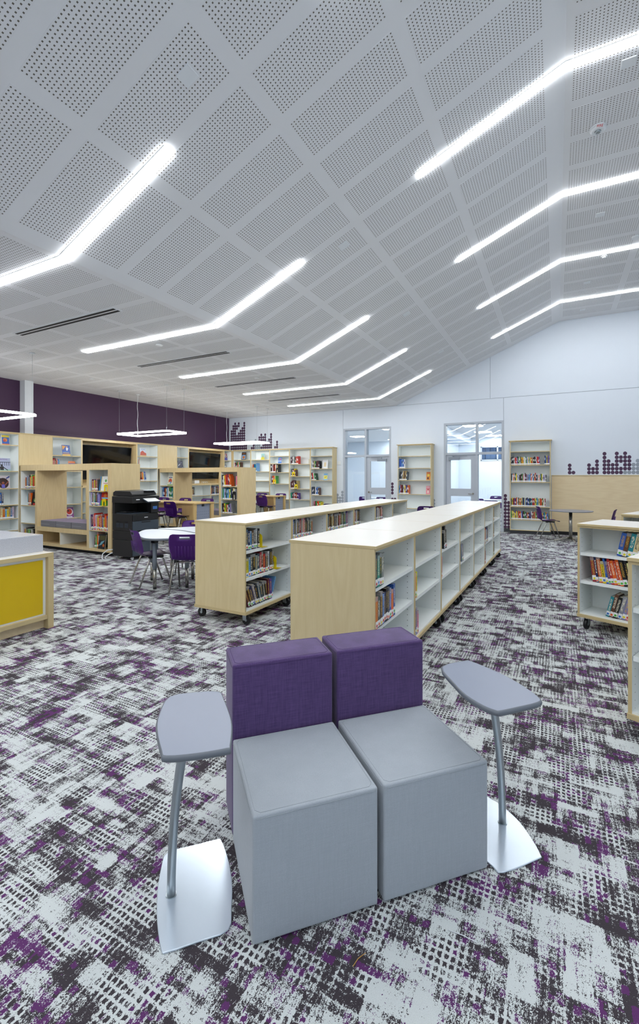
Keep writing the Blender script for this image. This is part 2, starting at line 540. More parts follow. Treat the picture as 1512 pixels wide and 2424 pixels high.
# right wall, unseen windows added for daylight; rear wall (both outside the frame)
wr = MB()
added_wins = [(-3.5, -0.5), (1.0, 4.0), (6.0, 9.0)]
ys = [YF - 0.3]
for a, b in added_wins: ys += [a, b]
ys.append(YB + 0.2)
for i in range(0, len(ys), 2): wr.box(XR, ys[i], 0, XR + 0.2, ys[i + 1], H2, M['paint'])
for a, b in added_wins:
    wr.box(XR, a, 0, XR + 0.2, b, 0.9, M['paint']); wr.box(XR, a, 3.0, XR + 0.2, b, H2, M['paint'])
struct(wr.build('wall_right'))
for i, (a, b) in enumerate(added_wins):
    w = MB()
    for q in ((a, 0.9, b, 0.96), (a, 2.94, b, 3.0), (a, 0.9, a + 0.06, 3.0), (b - 0.06, 0.9, b, 3.0), ((a + b) / 2 - 0.03, 0.9, (a + b) / 2 + 0.03, 3.0)):
        w.box(XR + 0.04, q[0], q[1], XR + 0.12, q[2], q[3], M['frame_paint'])
    wo = struct(w.build('window_%d' % (i + 1)))  # unseen window, added to let daylight into the room
    MB().box(XR + 0.075, a + 0.06, 0.96, XR + 0.085, b - 0.06, 2.94, M['glass']).build('pane', wo)
rw = MB()
rw.box(XL - 0.3, YF - 0.25, 0, XR + 0.3, YF, H2, M['paint'])
struct(rw.build('wall_rear'))
bs = MB()
for a, b in ((-6.12 - 0.07, -6.112), (dl1, dr0), (-1.27, -0.11)):
    bs.box(a, YB - 0.012, 0, b, YB, 0.1, M['base_dark'])
struct(bs.build('baseboard_back'))

# white column against the left wall
c = MB().box(-10.79, 5.955, 2.45, -10.60, 6.145, H1 - 0.001, M['white_plastic']); c.box(-10.79, 5.955, 0, -10.75, 6.145, 2.45, M['white_plastic'])
tag(c.build('structural_column'), 'white boxed column on purple wall above the bookshelves', 'column')

# timber wainscot panel on the back wall
wp = thing('wainscot_panel', 'long blond wood wainscot panel on the back wall behind cafe table', 'wall panel', (-0.105, YB, 0))
MB().box(0, -0.02, 0.09, 2.4, 0, 1.55, M['wood_x']).build('panel', wp)
MB().box(2.404, -0.02, 0.09, 5.5, 0, 1.55, M['wood_x']).build('panel', wp)
MB().box(0, -0.028, 1.535, 5.5, -0.0, 1.552, M['edge']).build('cap', wp)
MB().box(0, -0.012, 0, 5.5, -0.0, 0.09, M['black_soft']).build('toe_kick', wp)

# vinyl dots on the back wall
dotm = {}
for k, m in (('p', M['vinyl']), ('g', M['vinyl_grey'])):
    dotm[k] = MB().disc((0, 0, 0), 0.0418, -0.0012, m, 20, 'y').mesh('wall_dot')
    for v_ in dotm[k].vertices: v_.co.z *= 1.11
def dots(x0, z0, px_, pz_, cols):
    for i, spec in cols.items():
        for q in spec:
            k = 'p'
            if isinstance(q, tuple): q, k = q
            link_mesh('wall_dot', dotm[k], wall_back, (x0 + i * px_, YB - 0.0005, z0 + q * pz_))
rg = lambda a, b: list(range(a, b + 1))
G = lambda L: [(q, 'g') for q in L]
dots(-10.673, 2.548, 0.0835, 0.0925, {0: rg(0, 7), 1: rg(0, 9), 2: rg(0, 10), 3: rg(0, 5) + [8, 9], 4: rg(0, 6) + [9, 10], 5: rg(0, 7), 6: rg(0, 8), 7: rg(0, 10), 8: [0, 1],
      11: [0], 12: [0, 1], 13: G([0, 1, 3]), 14: G([0, 1]), 15: [2, 3, 4] + G([0, 1]), 16: rg(2, 5) + [0], 17: rg(2, 4) + [0, 1], 18: rg(0, 5), 19: [0, 1, 2], 20: [0, 1, 2, 3], 21: rg(0, 5), 23: [0], 24: [0, 1, 2]})
dots(0.309, 1.617, 0.0862, 0.094, {0: [0, 1, 2], 1: [0], 5: [0, 1, 2], 6: [0, 1], 7: [0, 1, 2, 3], 8.87: rg(0, 5), 9.87: rg(0, 3), 10.87: rg(0, 2), 11.87: rg(0, 5), 12.87: [0, 1, 3, 4], 13.87: [(0, 'g')] + rg(1, 5), 14.87: [(0, 'g')] + rg(1, 4), 15.87: G([0, 1, 2]), 16.87: G([0, 1, 2, 3]), 17.87: G([0, 1])})
dots(-6.324, 0.165, 0.085, 0.094, {0: G(rg(0, 8)), 1: G(rg(0, 7)), 2: G(rg(0, 9))})
dots(-4.463, 0.165, 0.086, 0.094, {0: rg(0, 7) + [9, 10, 11, 12], 1: rg(0, 7)})
dots(-3.196, 0.15, 0.086, 0.095, {0: G(rg(0, 7)), 1: G([0, 1, 2])})
dots(-1.235, 0.135, 0.084, 0.095, {0: rg(0, 9), 1: rg(0, 7), 2: rg(0, 6)})

# ------------------------------------------------------------------ glazed door frames
def door_set(idx, x0, x1, mull, leaf_left):
    fr = MB(); ya, yb = YB - 0.012, YB + T
    m = M['frame_paint']
    f = 0.055
    fr.box(x0, ya, 0, x0 + f, yb, hz, m); fr.box(x1 - f, ya, 0, x1, yb, hz, m)
    fr.box(x0 + f, ya, hz - f, x1 - f, yb, hz, m)
    fr.box(mull - 0.03, ya, 0, mull + 0.03, yb, hz - f, m)
    fr.box(x0 + f, ya, 2.14, mull - 0.03, yb, 2.205, m); fr.box(mull + 0.03, ya, 2.14, x1 - f, yb, 2.205, m)
    if leaf_left: s0, s1 = mull + 0.03, x1 - f; l0, l1 = x0 + f, mull - 0.03
    else: s0, s1 = x0 + f, mull - 0.03; l0, l1 = mull + 0.03, x1 - f
    fr.box(s0, ya, 0, s1, yb, 0.12, m)
    o = struct(fr.build('window_%d' % (idx + 3)))
    yg = YB + 0.09
    for a, b, c_, d in ((x0 + f, mull - 0.03, 2.205, hz - f), (mull + 0.03, x1 - f, 2.205, hz - f), (s0, s1, 0.12, 2.14)):
        MB().box(a, yg, c_, b, yg + 0.008, d, M['glass']).build('pane', o)
    # leaf
    w = l1 - l0
    L = MB(); y0, y1 = YB + 0.02, YB + 0.065
    st = 0.13
    z = [0.01, 0.25, 0.955, 1.17, 2.0, 2.135]
    L.box(0.003, 0, z[0], st, 0.045, z[5], m); L.box(w - st, 0, z[0], w - 0.003, 0.045, z[5], m)
    for a, b in ((z[0], z[1]), (z[2], z[3]), (z[4], z[5])): L.box(st, 0, a, w - st, 0.045, b, m)
    d = struct(L.build('door_%d' % idx, None, (l0, y0, 0)))
    for a, b in ((z[1], z[2]), (z[3], z[4])): MB().box(st, 0.02, a, w - st, 0.026, b, M['glass']).build('pane', d)
    hx = w - 0.075 if leaf_left else 0.075
    sgn = -1 if leaf_left else 1
    hd = MB().disc((hx, -0.02, 1.03), 0.028, 0.02, M['chrome'], 14, 'y')
    hd.tube([(hx, -0.02, 1.03), (hx, -0.055, 1.03), (hx + sgn * 0.02, -0.06, 1.03), (hx + sgn * 0.12, -0.055, 1.025)], 0.009, M['chrome'])
    hd.build('door_handle', d)
    cx0 = 0.08 if leaf_left else w - 0.08 - 0.30
    cb = MB().box(cx0, -0.06, 1.99, cx0 + 0.30, 0, 2.075, M['leg_grey'])
    cb.box(cx0 + 0.10, -0.05, 2.10, cx0 + (0.52 if leaf_left else -0.2), -0.035, 2.115, M['leg_grey']); cb.box(cx0 + 0.12, -0.05, 2.07, cx0 + 0.15, -0.03, 2.115, M['leg_grey'])
    cb.build('door_closer', d)
door_set(1, dl0, dl1, -5.346, False)
door_set(2, dr0, dr1, -1.986, True)

# classroom seen through the glass
CZ = 3.25
CY = 21.0
struct(MB().box(-9.5, YB + 0.05, -0.12, 1.0, CY + 0.2, -0.001, M['carpet']).build('floor_classroom'))
struct(MB().box(-9.5, YB + T, CZ, 1.0, CY + 0.2, CZ + 0.1, M['ceil']).build('ceiling_classroom'))
wf = MB()
for q in ((-9.5, 0, -2.95, CZ), (-1.55, 0, 1.0, CZ), (-2.95, 0, -1.55, 2.22), (-2.95, 2.85, -1.55, CZ)): wf.box(q[0], CY, q[1], q[2], CY + 0.15, q[3], M['paint'])
struct(wf.build('wall_far'))
struct(MB().box(-9.6, YB + T, 0, -9.5, CY + 0.1, CZ, M['paint']).build('wall_classroom_left'))
struct(MB().box(1.0, YB + T, 0, 1.1, CY + 0.1, CZ, M['paint']).build('wall_classroom_right'))
struct(MB().box(-4.05, YB + T, 0, -3.9, CY, CZ, M['paint']).build('wall_partition'))
cw = MB()
for q in ((-2.95, 2.22, -1.55, 2.27), (-2.95, 2.8, -1.55, 2.85), (-2.95, 2.22, -2.9, 2.85), (-1.6, 2.22, -1.55, 2.85), (-2.28, 2.22, -2.23, 2.85), (-2.95, 2.58, -1.55, 2.61)):
    cw.box(q[0], CY - 0.02, q[1], q[2], CY + 0.05, q[3], M['frame_paint'])
cwo = struct(cw.build('window_6'))
MB().box(-2.9, CY + 0.02, 2.27, -1.6, CY + 0.03, 2.8, M['glass']).build('pane', cwo)
sid = MB()
for i in range(26): sid.box(-5.0 + i * 0.22, CY + 0.4, 0.0, -4.81 + i * 0.22, CY + 0.45, 3.2, M['bluewin'])
sid.box(-5.0, CY + 0.46, 0.0, 0.7, CY + 0.5, 3.2, M['bluewin'])
tag(sid.build('blue_siding'), 'blue ribbed cladding outside the classroom window', 'cladding', None, 'stuff')
for i, (x, y) in enumerate([(-2.5, 16.0), (-2.5, 18.4), (-2.3, 20.2), (-0.9, 16.0), (-0.9, 18.4), (-5.3, 15.6), (-5.3, 18.0), (-7.5, 15.6), (-7.5, 18.0), (-6.6, 20.3)]):
    tr = thing('ceiling_troffer', 'square ceiling troffer in the classroom behind the %s glazed door, %s' % ('right' if x > -4 else 'left', ('nearest left one', 'middle left one', 'farthest left one', 'nearest right one', 'farthest right one', 'nearest right one', 'middle right one', 'nearest left one', 'middle left one', 'farthest one')[i]), 'ceiling light', (x, y, CZ), 0, 'classroom troffers, %s room' % ('right' if x > -4 else 'left'))
    MB().box(-0.32, -0.32, -0.012, 0.32, 0.32, 0, M['white_plastic']).build('frame', tr)
    MB().box(-0.29, -0.29, -0.016, 0.29, 0.29, -0.012, M['troffer']).build('lens', tr)
bm_ = MB().box(-3.9, 14.2, 3.0, -3.35, CY, CZ, M['paint']); struct(bm_.build('trim_1'))

# ------------------------------------------------------------------ ceiling fixtures
ORD = ['', 'nearest', 'second', 'third', 'fourth', 'farthest']
def strip_light(y, kind, label, group):
    L = thing('linear_light', label, 'ceiling light', (0, 0, 0), 0, group)
    w = 0.052
    def seg_along(pts, mb, w, d, up, m):
        # ribbon following the ceiling profile
        P0 = []
        for i, (x, z) in enumerate(pts):
            ns = []
            if i > 0: a = math.atan2(z - pts[i - 1][1], x - pts[i - 1][0]); ns.append((math.sin(a), -math.cos(a)))
            if i < len(pts) - 1: a = math.atan2(pts[i + 1][1] - z, pts[i + 1][0] - x); ns.append((math.sin(a), -math.cos(a)))
            nx = sum(q[0] for q in ns) / len(ns); nz = sum(q[1] for q in ns) / len(ns)
            P0.append(((x + nx * up, z + nz * up), (x + nx * d, z + nz * d)))
        for (a, b), (c_, e) in zip(P0, P0[1:]):
            mb.face([(a[0], y - w, a[1]), (b[0], y - w, b[1]), (e[0], y - w, e[1]), (c_[0], y - w, c_[1])], m)
            mb.face([(a[0], y + w, a[1]), (c_[0], y + w, c_[1]), (e[0], y + w, e[1]), (b[0], y + w, b[1])], m)
            mb.face([(b[0], y - w, b[1]), (b[0], y + w, b[1]), (e[0], y + w, e[1]), (e[0], y - w, e[1])], m)
            mb.face([(a[0], y - w, a[1]), (c_[0], y - w, c_[1]), (c_[0], y + w, c_[1]), (a[0], y + w, a[1])], m)
        for (a, b) in (P0[0], P0[-1]):
            mb.face([(a[0], y - w, a[1]), (a[0], y + w, a[1]), (b[0], y + w, b[1]), (b[0], y - w, b[1])], m)
        return mb
    if kind == 'low':
        pts = [(-7.27, H1), (XF, H1), (XF + 1.55 * math.cos(AS), H1 + 1.55 * math.sin(AS))]
    else:
        s = 3.22
        pts = [(XF + s * math.cos(AS), H1 + s * math.sin(AS)), (XG, H2), (XG + 2.95, H2)]
    seg_along(pts, MB(), w, 0.017, 0.002, M['lightstrip']).build('diffuser', L)
    seg_along(pts, MB(), w + 0.003, 0.008, 0.0005, M['white_plastic']).build('housing', L)
names = {5.09: 'second', 7.385: 'third', 9.645: 'fourth', 11.86: 'farthest'}
for y, nm in ((2.82, 'nearest'), (5.09, 'second nearest'), (7.385, 'middle'), (9.645, 'second farthest'), (11.86, 'farthest')):
    strip_light(y, 'low', 'bent white light strip on lower ceiling fold, %s of its row' % nm, 'light strips over the lower ceiling fold')
for y, nm in ((5.09, 'nearest in view'), (7.38, 'second nearest'), (9.63, 'second farthest'), (11.865, 'farthest')):
    strip_light(y, 'high', 'bent white light strip across the ridge fold, %s of its row' % nm, 'light strips over the ridge fold')
for y, nm in ((0.55, 'overhead'), (-1.7, 'middle'), (-4.0, 'rearmost')):
    strip_light(y, 'low', 'bent white light strip on lower ceiling outside the photo, %s one' % nm, 'light strips outside the photo')
for y, nm in ((2.82, 'just above the frame'), (0.55, 'overhead'), (-1.7, 'middle'), (-4.0, 'rearmost')):
    strip_light(y, 'high', 'bent white light strip on high ceiling outside the photo, %s' % nm, 'light strips outside the photo')

for y, nm in ((4.0, 'nearest'), (6.255, 'second nearest'), (8.53, 'third nearest'), (10.8, 'farthest')):
    v = thing('slot_diffuser', 'long black two-slot air diffuser in the low ceiling, %s one' % nm, 'air vent', (0, 0, 0), 0, 'slot diffusers')
    MB().box(-7.30, y - 0.075, H1 - 0.008, -5.05, y + 0.075, H1 - 0.001, M['white_plastic']).build('frame', v)
    for dy in (-0.035, 0.035):
        MB().box(-7.28, y + dy - 0.02, H1 - 0.011, -5.07, y + dy + 0.02, H1 - 0.0075, M['black_soft']).build('slot', v)

def on_slope(s, d=0): return (XF + s * math.cos(AS) + d * math.sin(AS), H1 + s * math.sin(AS) - d * math.cos(AS))
for y, nm in ((2.537, 'nearest camera'), (5.337, 'second nearest'), (8.104, 'third nearest'), (10.909, 'farthest')):
    x, z = on_slope(2.075, 0.0015)
    o = MB().box(-0.062, -0.062, -0.010, 0.062, 0.062, 0, M['white_plastic']).build('sprinkler_cover', None, (x, y, z), (0, -AS, 0), 0.003, 1)
    tag(o, 'small square white cover plate on the sloped ceiling, %s' % nm, 'cover plate', 'square cover plates')
for x, y, nm in ((0.608, 8.22, 'near'), (0.578, 10.961, 'middle'), (0.564, 12.701, 'far'), (0.628, 5.335, 'nearest')):
    o = MB().box(-0.06, -0.06, -0.010, 0.06, 0.06, 0, M['white_plastic']).build('sprinkler_cover', None, (x, y, H2 - 0.0015), None, 0.003, 1)
    tag(o, 'small square white plate on the high flat ceiling, %s one' % nm, 'cover plate', 'high ceiling plates')
for x, y, nm in ((-5.805, 5.396, 'beside the second light strip'), (-9.122, 6.55, 'above the purple wall'), (-5.827, 8.177, 'beside the third light strip')):
    o = MB().disc((0, 0, -0.012), 0.055, 0.012, M['white_plastic'], 16, 'z').build('smoke_sensor', None, (x, y, H1 - 0.0005))
    tag(o, 'small round white sensor on low ceiling %s' % nm, 'sensor')
st = thing('fire_strobe', 'round white fire alarm strobe with red lettering on the high ceiling', 'fire alarm', (0.43, 6.17, H2 - 0.001), R(12))
b = MB(); b.disc((0, 0, -0.02), 0.088, 0.02, M['white_plastic'], 28, 'z'); b.disc((0, 0, -0.045), 0.062, 0.025, M['white_plastic'], 28, 'z', 0.088); b.build('base', st)
MB().disc((0, 0, -0.062), 0.024, 0.018, M['steel'], 16, 'z', 0.036).build('strobe_lens', st)
def text(name, s, size, parent, loc, rot, m, ext=0.0006, align='CENTER'):
    cu = bpy.data.curves.new(name, 'FONT'); cu.body = s; cu.size = size; cu.extrude = ext; cu.align_x = align; cu.align_y = 'CENTER'
    cu.resolution_u = 3
    cu.materials.append(m)
    t_ = bpy.data.objects.new(name, cu); COL.objects.link(t_)
    me = bpy.data.meshes.new_from_object(t_)
    bpy.data.objects.remove(t_)
    o = bpy.data.objects.new(name, me); COL.objects.link(o)
    o.parent = parent; o.location = loc; o.rotation_euler = rot
    return o
text('lettering', 'FIRE', 0.036, st, (0, -0.0760, -0.0338), (R(180 - 45), 0, R(0)), M['red_print'])
hs = MB(); hs.disc((0, 0, -0.02), 0.05, 0.02, M['white_plastic'], 18, 'z'); hs.disc((0, 0, -0.04), 0.03, 0.02, M['white_plastic'], 18, 'z')
tag(hs.build('smoke_sensor', None, (0.78, 9.8, H2)), 'round white smoke detector beside a light strip on high ceiling', 'sensor')
hs2 = MB(); hs2.disc((0, 0, -0.03), 0.06, 0.03, M['white_plastic'], 18, 'z')
tag(hs2.build('smoke_sensor', None, (1.19, 9.25, H2)), 'round white detector near right edge of the high ceiling', 'sensor')

# rectangular ring pendants
def pendant(yc, label):
    Pn = thing('ring_pendant', label, 'pendant light', (-8.99, yc, 2.575), 0, 'glowing rectangular ring pendants')
    hx, hy, ch = 0.90, 0.35, 0.07
    def ringpoly(o_):
        a, b = hx + o_, hy + o_
        return [(-a, -b + ch), (-a + ch, -b), (a - ch, -b), (a, -b + ch), (a, b - ch), (a - ch, b), (-a + ch, b), (-a, b - ch)]
    po, pi_ = ringpoly(0.0), ringpoly(-0.04)
    rb = MB(); n_ = len(po)
    for i in range(n_):
        j = (i + 1) % n_
        A_, B_, C_, D_ = po[i], po[j], pi_[j], pi_[i]
        rb.face([(*A_, 0), (*B_, 0), (*B_, 0.036), (*A_, 0.036)], M['pendant'])
        rb.face([(*D_, 0), (*D_, 0.036), (*C_, 0.036), (*C_, 0)], M['pendant'])
        rb.face([(*A_, 0), (*D_, 0), (*C_, 0), (*B_, 0)], M['pendant'])
        rb.face([(*A_, 0.036), (*B_, 0.036), (*C_, 0.036), (*D_, 0.036)], M['white_plastic'])
    rb.build('light_ring', Pn)
    top = H1 - 2.575
    for sx, sy in ((-1, -1), (-1, 1), (1, -1), (1, 1)):
        x, y = sx * 0.82, sy * 0.285
        MB().tube([(x, y, 0.03), (x, y, top)], 0.0022, M['steel'], 5).build('wire', Pn)
        MB().disc((x, y, top - 0.022), 0.045, 0.021, M['white_plastic'], 14, 'z').build('canopy', Pn)
    x, y = -0.81, 0.27
    MB().tube([(x + 0.012 * math.sin(k * 1.1), y, 0.03 + (top - 0.03) * k / 14) for k in range(15)], 0.006, M['white_plastic'], 6).build('power_cord', Pn)
pendant(4.43, 'glowing rectangular ring pendant cut off by left edge of photo')
pendant(8.10, 'glowing rectangular ring pendant before the purple wall, middle of three')
pendant(11.75, 'glowing rectangular ring pendant nearest the back wall corner')

# ------------------------------------------------------------------ shelving
# local frame of every unit: x along the front (left to right), y into the shelf, z up
def case(root, x0, x1, z0, z1, depth, shelves, side_t=0.02, inner=None, edge=None, y0=0.0, back=True, shelf_edge=None, sides=(True, True), top=True, bottom=True, bt=0.02):
    inner = inner or M['white_lam']; edge = edge or M['edge']; se = shelf_edge or edge
    if sides[0]: MB().box(x0, y0, z0, x0 + side_t, y0 + depth, z1, inner, front=edge, left=M['wood']).build('side_panel', root)
    if sides[1]: MB().box(x1 - side_t, y0, z0, x1, y0 + depth, z1, inner, front=edge, right=M['wood']).build('side_panel', root)
    a, b = x0 + side_t, x1 - side_t
    if bottom: MB().box(a, y0, z0, b, y0 + depth, z0 + bt, inner, front=se).build('bottom_panel', root)
    if top: MB().box(a, y0, z1 - 0.02, b, y0 + depth, z1, inner, front=edge).build('top_panel', root)
    if back: MB().box(a, y0 + depth - 0.012, z0 + bt, b, y0 + depth, z1 - 0.02, inner).build('back_panel', root)
    for z in shelves:
        MB().box(a + 0.001, y0 + 0.006, z - 0.02, b - 0.001, y0 + depth - 0.014, z, inner, front=se).build('shelf', root)

class Frame:
    def __init__(s, loc, rz): s.o = Vector((loc[0], loc[1], 0)); s.a = rz
    def w(s, u, v, z):
        c_, s_ = math.cos(s.a), math.sin(s.a)
        return (s.o.x + u * c_ - v * s_, s.o.y + u * s_ + v * c_, z)

# ---- books
PAL = {'navy': '#1d2a55', 'black': '#17171b', 'brown': '#5a3a26', 'dark green': '#1d4a35', 'teal': '#1f8a84', 'maroon': '#5e1c24', 'red': '#c02a22', 'orange': '#e0651c',
       'yellow': '#e6cf2a', 'tan': '#bfa066', 'grey': '#85888c', 'white': '#d9dadb', 'purple': '#5b3a86', 'light blue': '#6fa6cf', 'blue': '#2a5cae', 'green': '#3f9a42', 'pink': '#dc7f90', 'cream': '#e0d29a', 'slate': '#3f4d5c', 'lavender': '#9484bb', 'crimson': '#98202c'}
BRIGHT = ['red', 'orange', 'yellow', 'blue', 'green', 'purple', 'white', 'light blue', 'navy', 'crimson', 'black', 'white', 'teal', 'cream', 'slate', 'tan', 'brown', 'dark green']
MUTED = ['navy', 'black', 'brown', 'maroon', 'slate', 'grey', 'dark green', 'light blue', 'navy', 'black', 'crimson', 'white', 'tan', 'blue']
DOTC = ['#e8622a', '#58b947', '#e8d82e', '#3b78c4', '#d23a2e']
def ordw(n):
    if n > 29: return 'a later one'
    base = ['first', 'second', 'third', 'fourth', 'fifth', 'sixth', 'seventh', 'eighth', 'ninth', 'tenth', 'eleventh', 'twelfth', 'thirteenth', 'fourteenth', 'fifteenth', 'sixteenth', 'seventeenth', 'eighteenth', 'nineteenth', 'twentieth']
    return base[n - 1] if n <= 20 else 'twenty-' + base[n - 21]
FAR = MB()
def book_bm(t, d, h, mb, cover, off=(0, 0, 0), simple=False, lab=True):
    x, y, z = off
    if simple:
        mb.box(x, y, z, x + t, y + d, z + h, cover, top=M['pages'])
        return
    ct = min(0.0025, t * 0.2)
    mb.box(x, y, z, x + ct, y + d, z + h, cover); mb.box(x + t - ct, y, z, x + t, y + d, z + h, cover); mb.box(x + ct, y, z, x + t - ct, y + 0.003, z + h, cover)
BOOKN = [0]
STUFF = []          # far, tiny spines gathered in one object per bookcase
def add_book(fr, u, v, z, t, d, h, cname, lean, label, group, detail=2, dot=True, tint=None):
    """one book; lean in radians, positive leans its top to the right"""
    hexc = tint or PAL[cname]
    c = lin(hexc); c = tuple(max(0.0, min(1, q * rnd.uniform(0.8, 1.2))) for q in c[:3]) + (1,)
    loc = fr.w(u, v, z)
    rot = Matrix.Rotation(fr.a, 4, 'Z') @ Matrix.Rotation(lean, 4, 'Y')
    eul = rot.to_euler()
    # a leaning book rests on one bottom edge
    dz = 0.0
    if lean < 0: pass
    lx = t if lean > 0 else 0
    if lean > 0: dz = math.sin(lean) * t
    loc = (loc[0], loc[1], loc[2] + dz)
    BOOKN[0] += 1
    if detail >= 2:
        root = thing('book', label, 'book', loc, 0, group); root.rotation_euler = eul
        mb = MB(); book_bm(t, d, h, mb, M['cover']); cv = mb.build('cover', root); cv.color = c
        ct = min(0.0025, t * 0.2)
        MB().box(ct, 0.003, 0.002, t - ct, d - 0.002, h - 0.004, M['pages']).build('page_block', root)
        lz = h * rnd.uniform(0.03, 0.08); lh = min(0.045, h * 0.2)
        lb = MB().box(0.0004, -0.0007, lz, t - 0.0004, 0.0, lz + lh, M['label']).build('spine_label', root)
        if dot and t > 0.012:
            r_ = min(t * 0.42, 0.011)
            MB().disc((t / 2, -0.0007, lz + r_ + 0.003), r_, -0.0006, pmat(rnd.choice(DOTC)), 12, 'y').build('colour_dot', lb)
    elif group in ('books on the back wall shelves', 'books in the far reading nook'):
        # far, tiny spines: real geometry gathered in one object
        tmp = MB(); q = '#%02x%02x%02x' % tuple(int(255 * min(1, max(0, (k_ * 12.92 if k_ < 0.0031 else 1.055 * k_ ** (1 / 2.4) - 0.055)))) // 12 * 12 for k_ in lin(PAL[cname])[:3])
        tmp.box(0, 0, 0, t, d, h, pmat(q), top=M['pages'])
        tmp.box(0.001, -0.001, 0.006, t - 0.001, 0.0, 0.036, M['label'])
        if rnd.random() < 0.6: z_ = h * rnd.uniform(0.3, 0.6); tmp.box(t * 0.25, -0.001, z_, t * 0.75, 0.0, z_ + h * 0.25, M['label'] if sum(lin(PAL[cname])[:3]) < 0.9 else M['black'])
        m4 = Matrix.Translation(loc) @ rot; b0 = len(FAR.v)
        FAR.v += [tuple(m4 @ Vector(p)) for p in tmp.v]
        FAR.f += [tuple(b0 + i for i in f_) for f_ in tmp.f]; FAR.mi += [FAR.mid(tmp.mats[i]) for i in tmp.mi]; FAR.sm += tmp.sm
    else:
        mb = MB().box(0, 0, 0, t, d, h, M['cover'], top=M['pages'], back=M['pages'])
        lz = 0.006; lh = 0.03
        mb.box(0.0004, -0.0008, lz, t - 0.0004, 0.0, lz + lh, M['label'])
        o = mb.build('book', None, loc); o.rotation_euler = eul; o.color = c
        tag(o, label, 'book', group)
def row(fr, u, z, specs, place, group, v=0.03, lean=0.0, detail=2, hr=(0.19, 0.24), tr=(0.016, 0.034), pal=MUTED, depth=0.16, umax=None):
    """specs: a count, or a list of colour names; returns the end of the row"""
    n_ = specs if isinstance(specs, int) else len(specs)
    last = None
    for i in range(n_):
        if isinstance(specs, int):
            cn = rnd.choice([q for q in pal if q != last])
        else: cn = specs[i]
        last = cn
        t = rnd.uniform(*tr); h = rnd.uniform(*hr); d = depth * rnd.uniform(0.85, 1.1)
        le = lean if not isinstance(lean, (list, tuple)) else lean[min(i, len(lean) - 1)]
        step = (t + 0.0008) / math.cos(le)
        if umax and u + step > umax: break
        # left edge of the foot
        uu = u if le <= 0 else u
        add_book(fr, uu, v + rnd.uniform(0, 0.008 if v > 0.01 else 0.003), z + 0.001, t, d, h, cn, le, '%s book, %s from left, %s' % (cn, ordw(i + 1), place), group, detail)
        u += step
    return u

def bookend(fr, u, v, z, label, facing=False, m=None, h=0.15):
    m = m or M['yellow_metal']
    loc = fr.w(u, v, z + 0.001)
    o = thing('bookend', label, 'bookend', loc, fr.a + (0 if facing else R(90)), 'bookends')
    w = 0.115
    b = MB(); th = 0.003
    # arch plate with an arch-shaped opening, profile in x-z
    n_ = 10
    outer = [(-w / 2, 0)] + [(-w / 2 * math.cos(PI * k / n_), h - w / 2 * 0.55 + w / 2 * 0.55 * math.sin(PI * k / n_)) for k in range(n_ + 1)] + [(w / 2, 0)]
    iw = w * 0.42; ih = h * 0.62
    inner = [(-iw / 2, 0)] + [(-iw / 2 * math.cos(PI * k / n_), ih - iw / 2 + iw / 2 * math.sin(PI * k / n_)) for k in range(n_ + 1)] + [(iw / 2, 0)]
    for i in range(len(outer) - 1):
        a, c_, e, f_ = outer[i], outer[i + 1], inner[i + 1], inner[i]
        b.face([(a[0], 0, a[1]), (f_[0], 0, f_[1]), (e[0], 0, e[1]), (c_[0], 0, c_[1])], m)
        b.face([(a[0], th, a[1]), (c_[0], th, c_[1]), (e[0], th, e[1]), (f_[0], th, f_[1])], m)
        b.face([(a[0], 0, a[1]), (c_[0], 0, c_[1]), (c_[0], th, c_[1]), (a[0], th, a[1])], m)
        b.face([(f_[0], 0, f_[1]), (f_[0], th, f_[1]), (e[0], th, e[1]), (e[0], 0, e[1])], m)
    b.build('upright', o)
    MB().box(-w / 2, -0.10, 0, w / 2, 0, 0.0015, m).build('foot', o)
    return o

def display_book(fr, u, v, z, w, h, bg, shapes, label, title=None, tcol='#ffffff', t=0.012):
    """a book stood face out, leaning slightly back; shapes are flat print on its cover"""
    o = thing('display_book', label, 'book', fr.w(u, v, z + 0.004), 0, None)
    o.rotation_euler = (Matrix.Rotation(fr.a, 4, 'Z') @ Matrix.Rotation(R(-8), 4, 'X')).to_euler()
    c = MB().box(0, 0, 0, w, t, h, pmat(bg), top=M['pages'], left=M['pages'], right=M['pages']).build('cover', o)
    a = MB(); k = 1
    for s_ in shapes:
        yy = -0.0005 - 0.0003 * k; k += 1
        if s_[0] == 'r':
            _, x0, z0, x1, z1, cc = s_
            a.box(x0 * w, yy, z0 * h, x1 * w, 0, z1 * h, pmat(cc))
        elif s_[0] == 'c':
            _, cx_, cz_, r_, cc = s_
            a.disc((cx_ * w, yy, cz_ * h), r_ * w, -yy - 0.0001, pmat(cc), 20, 'y')
        elif s_[0] == 't':
            _, q, cc = s_
            a.face([(p[0] * w, yy, p[1] * h) for p in q], pmat(cc))
    if shapes: a.build('cover_art', o)
    if title:
        text('lettering', title, h * 0.13, o, (w / 2, -0.0042, h * 0.88), (R(90), 0, 0), pmat(tcol), 0.0003)
    return o

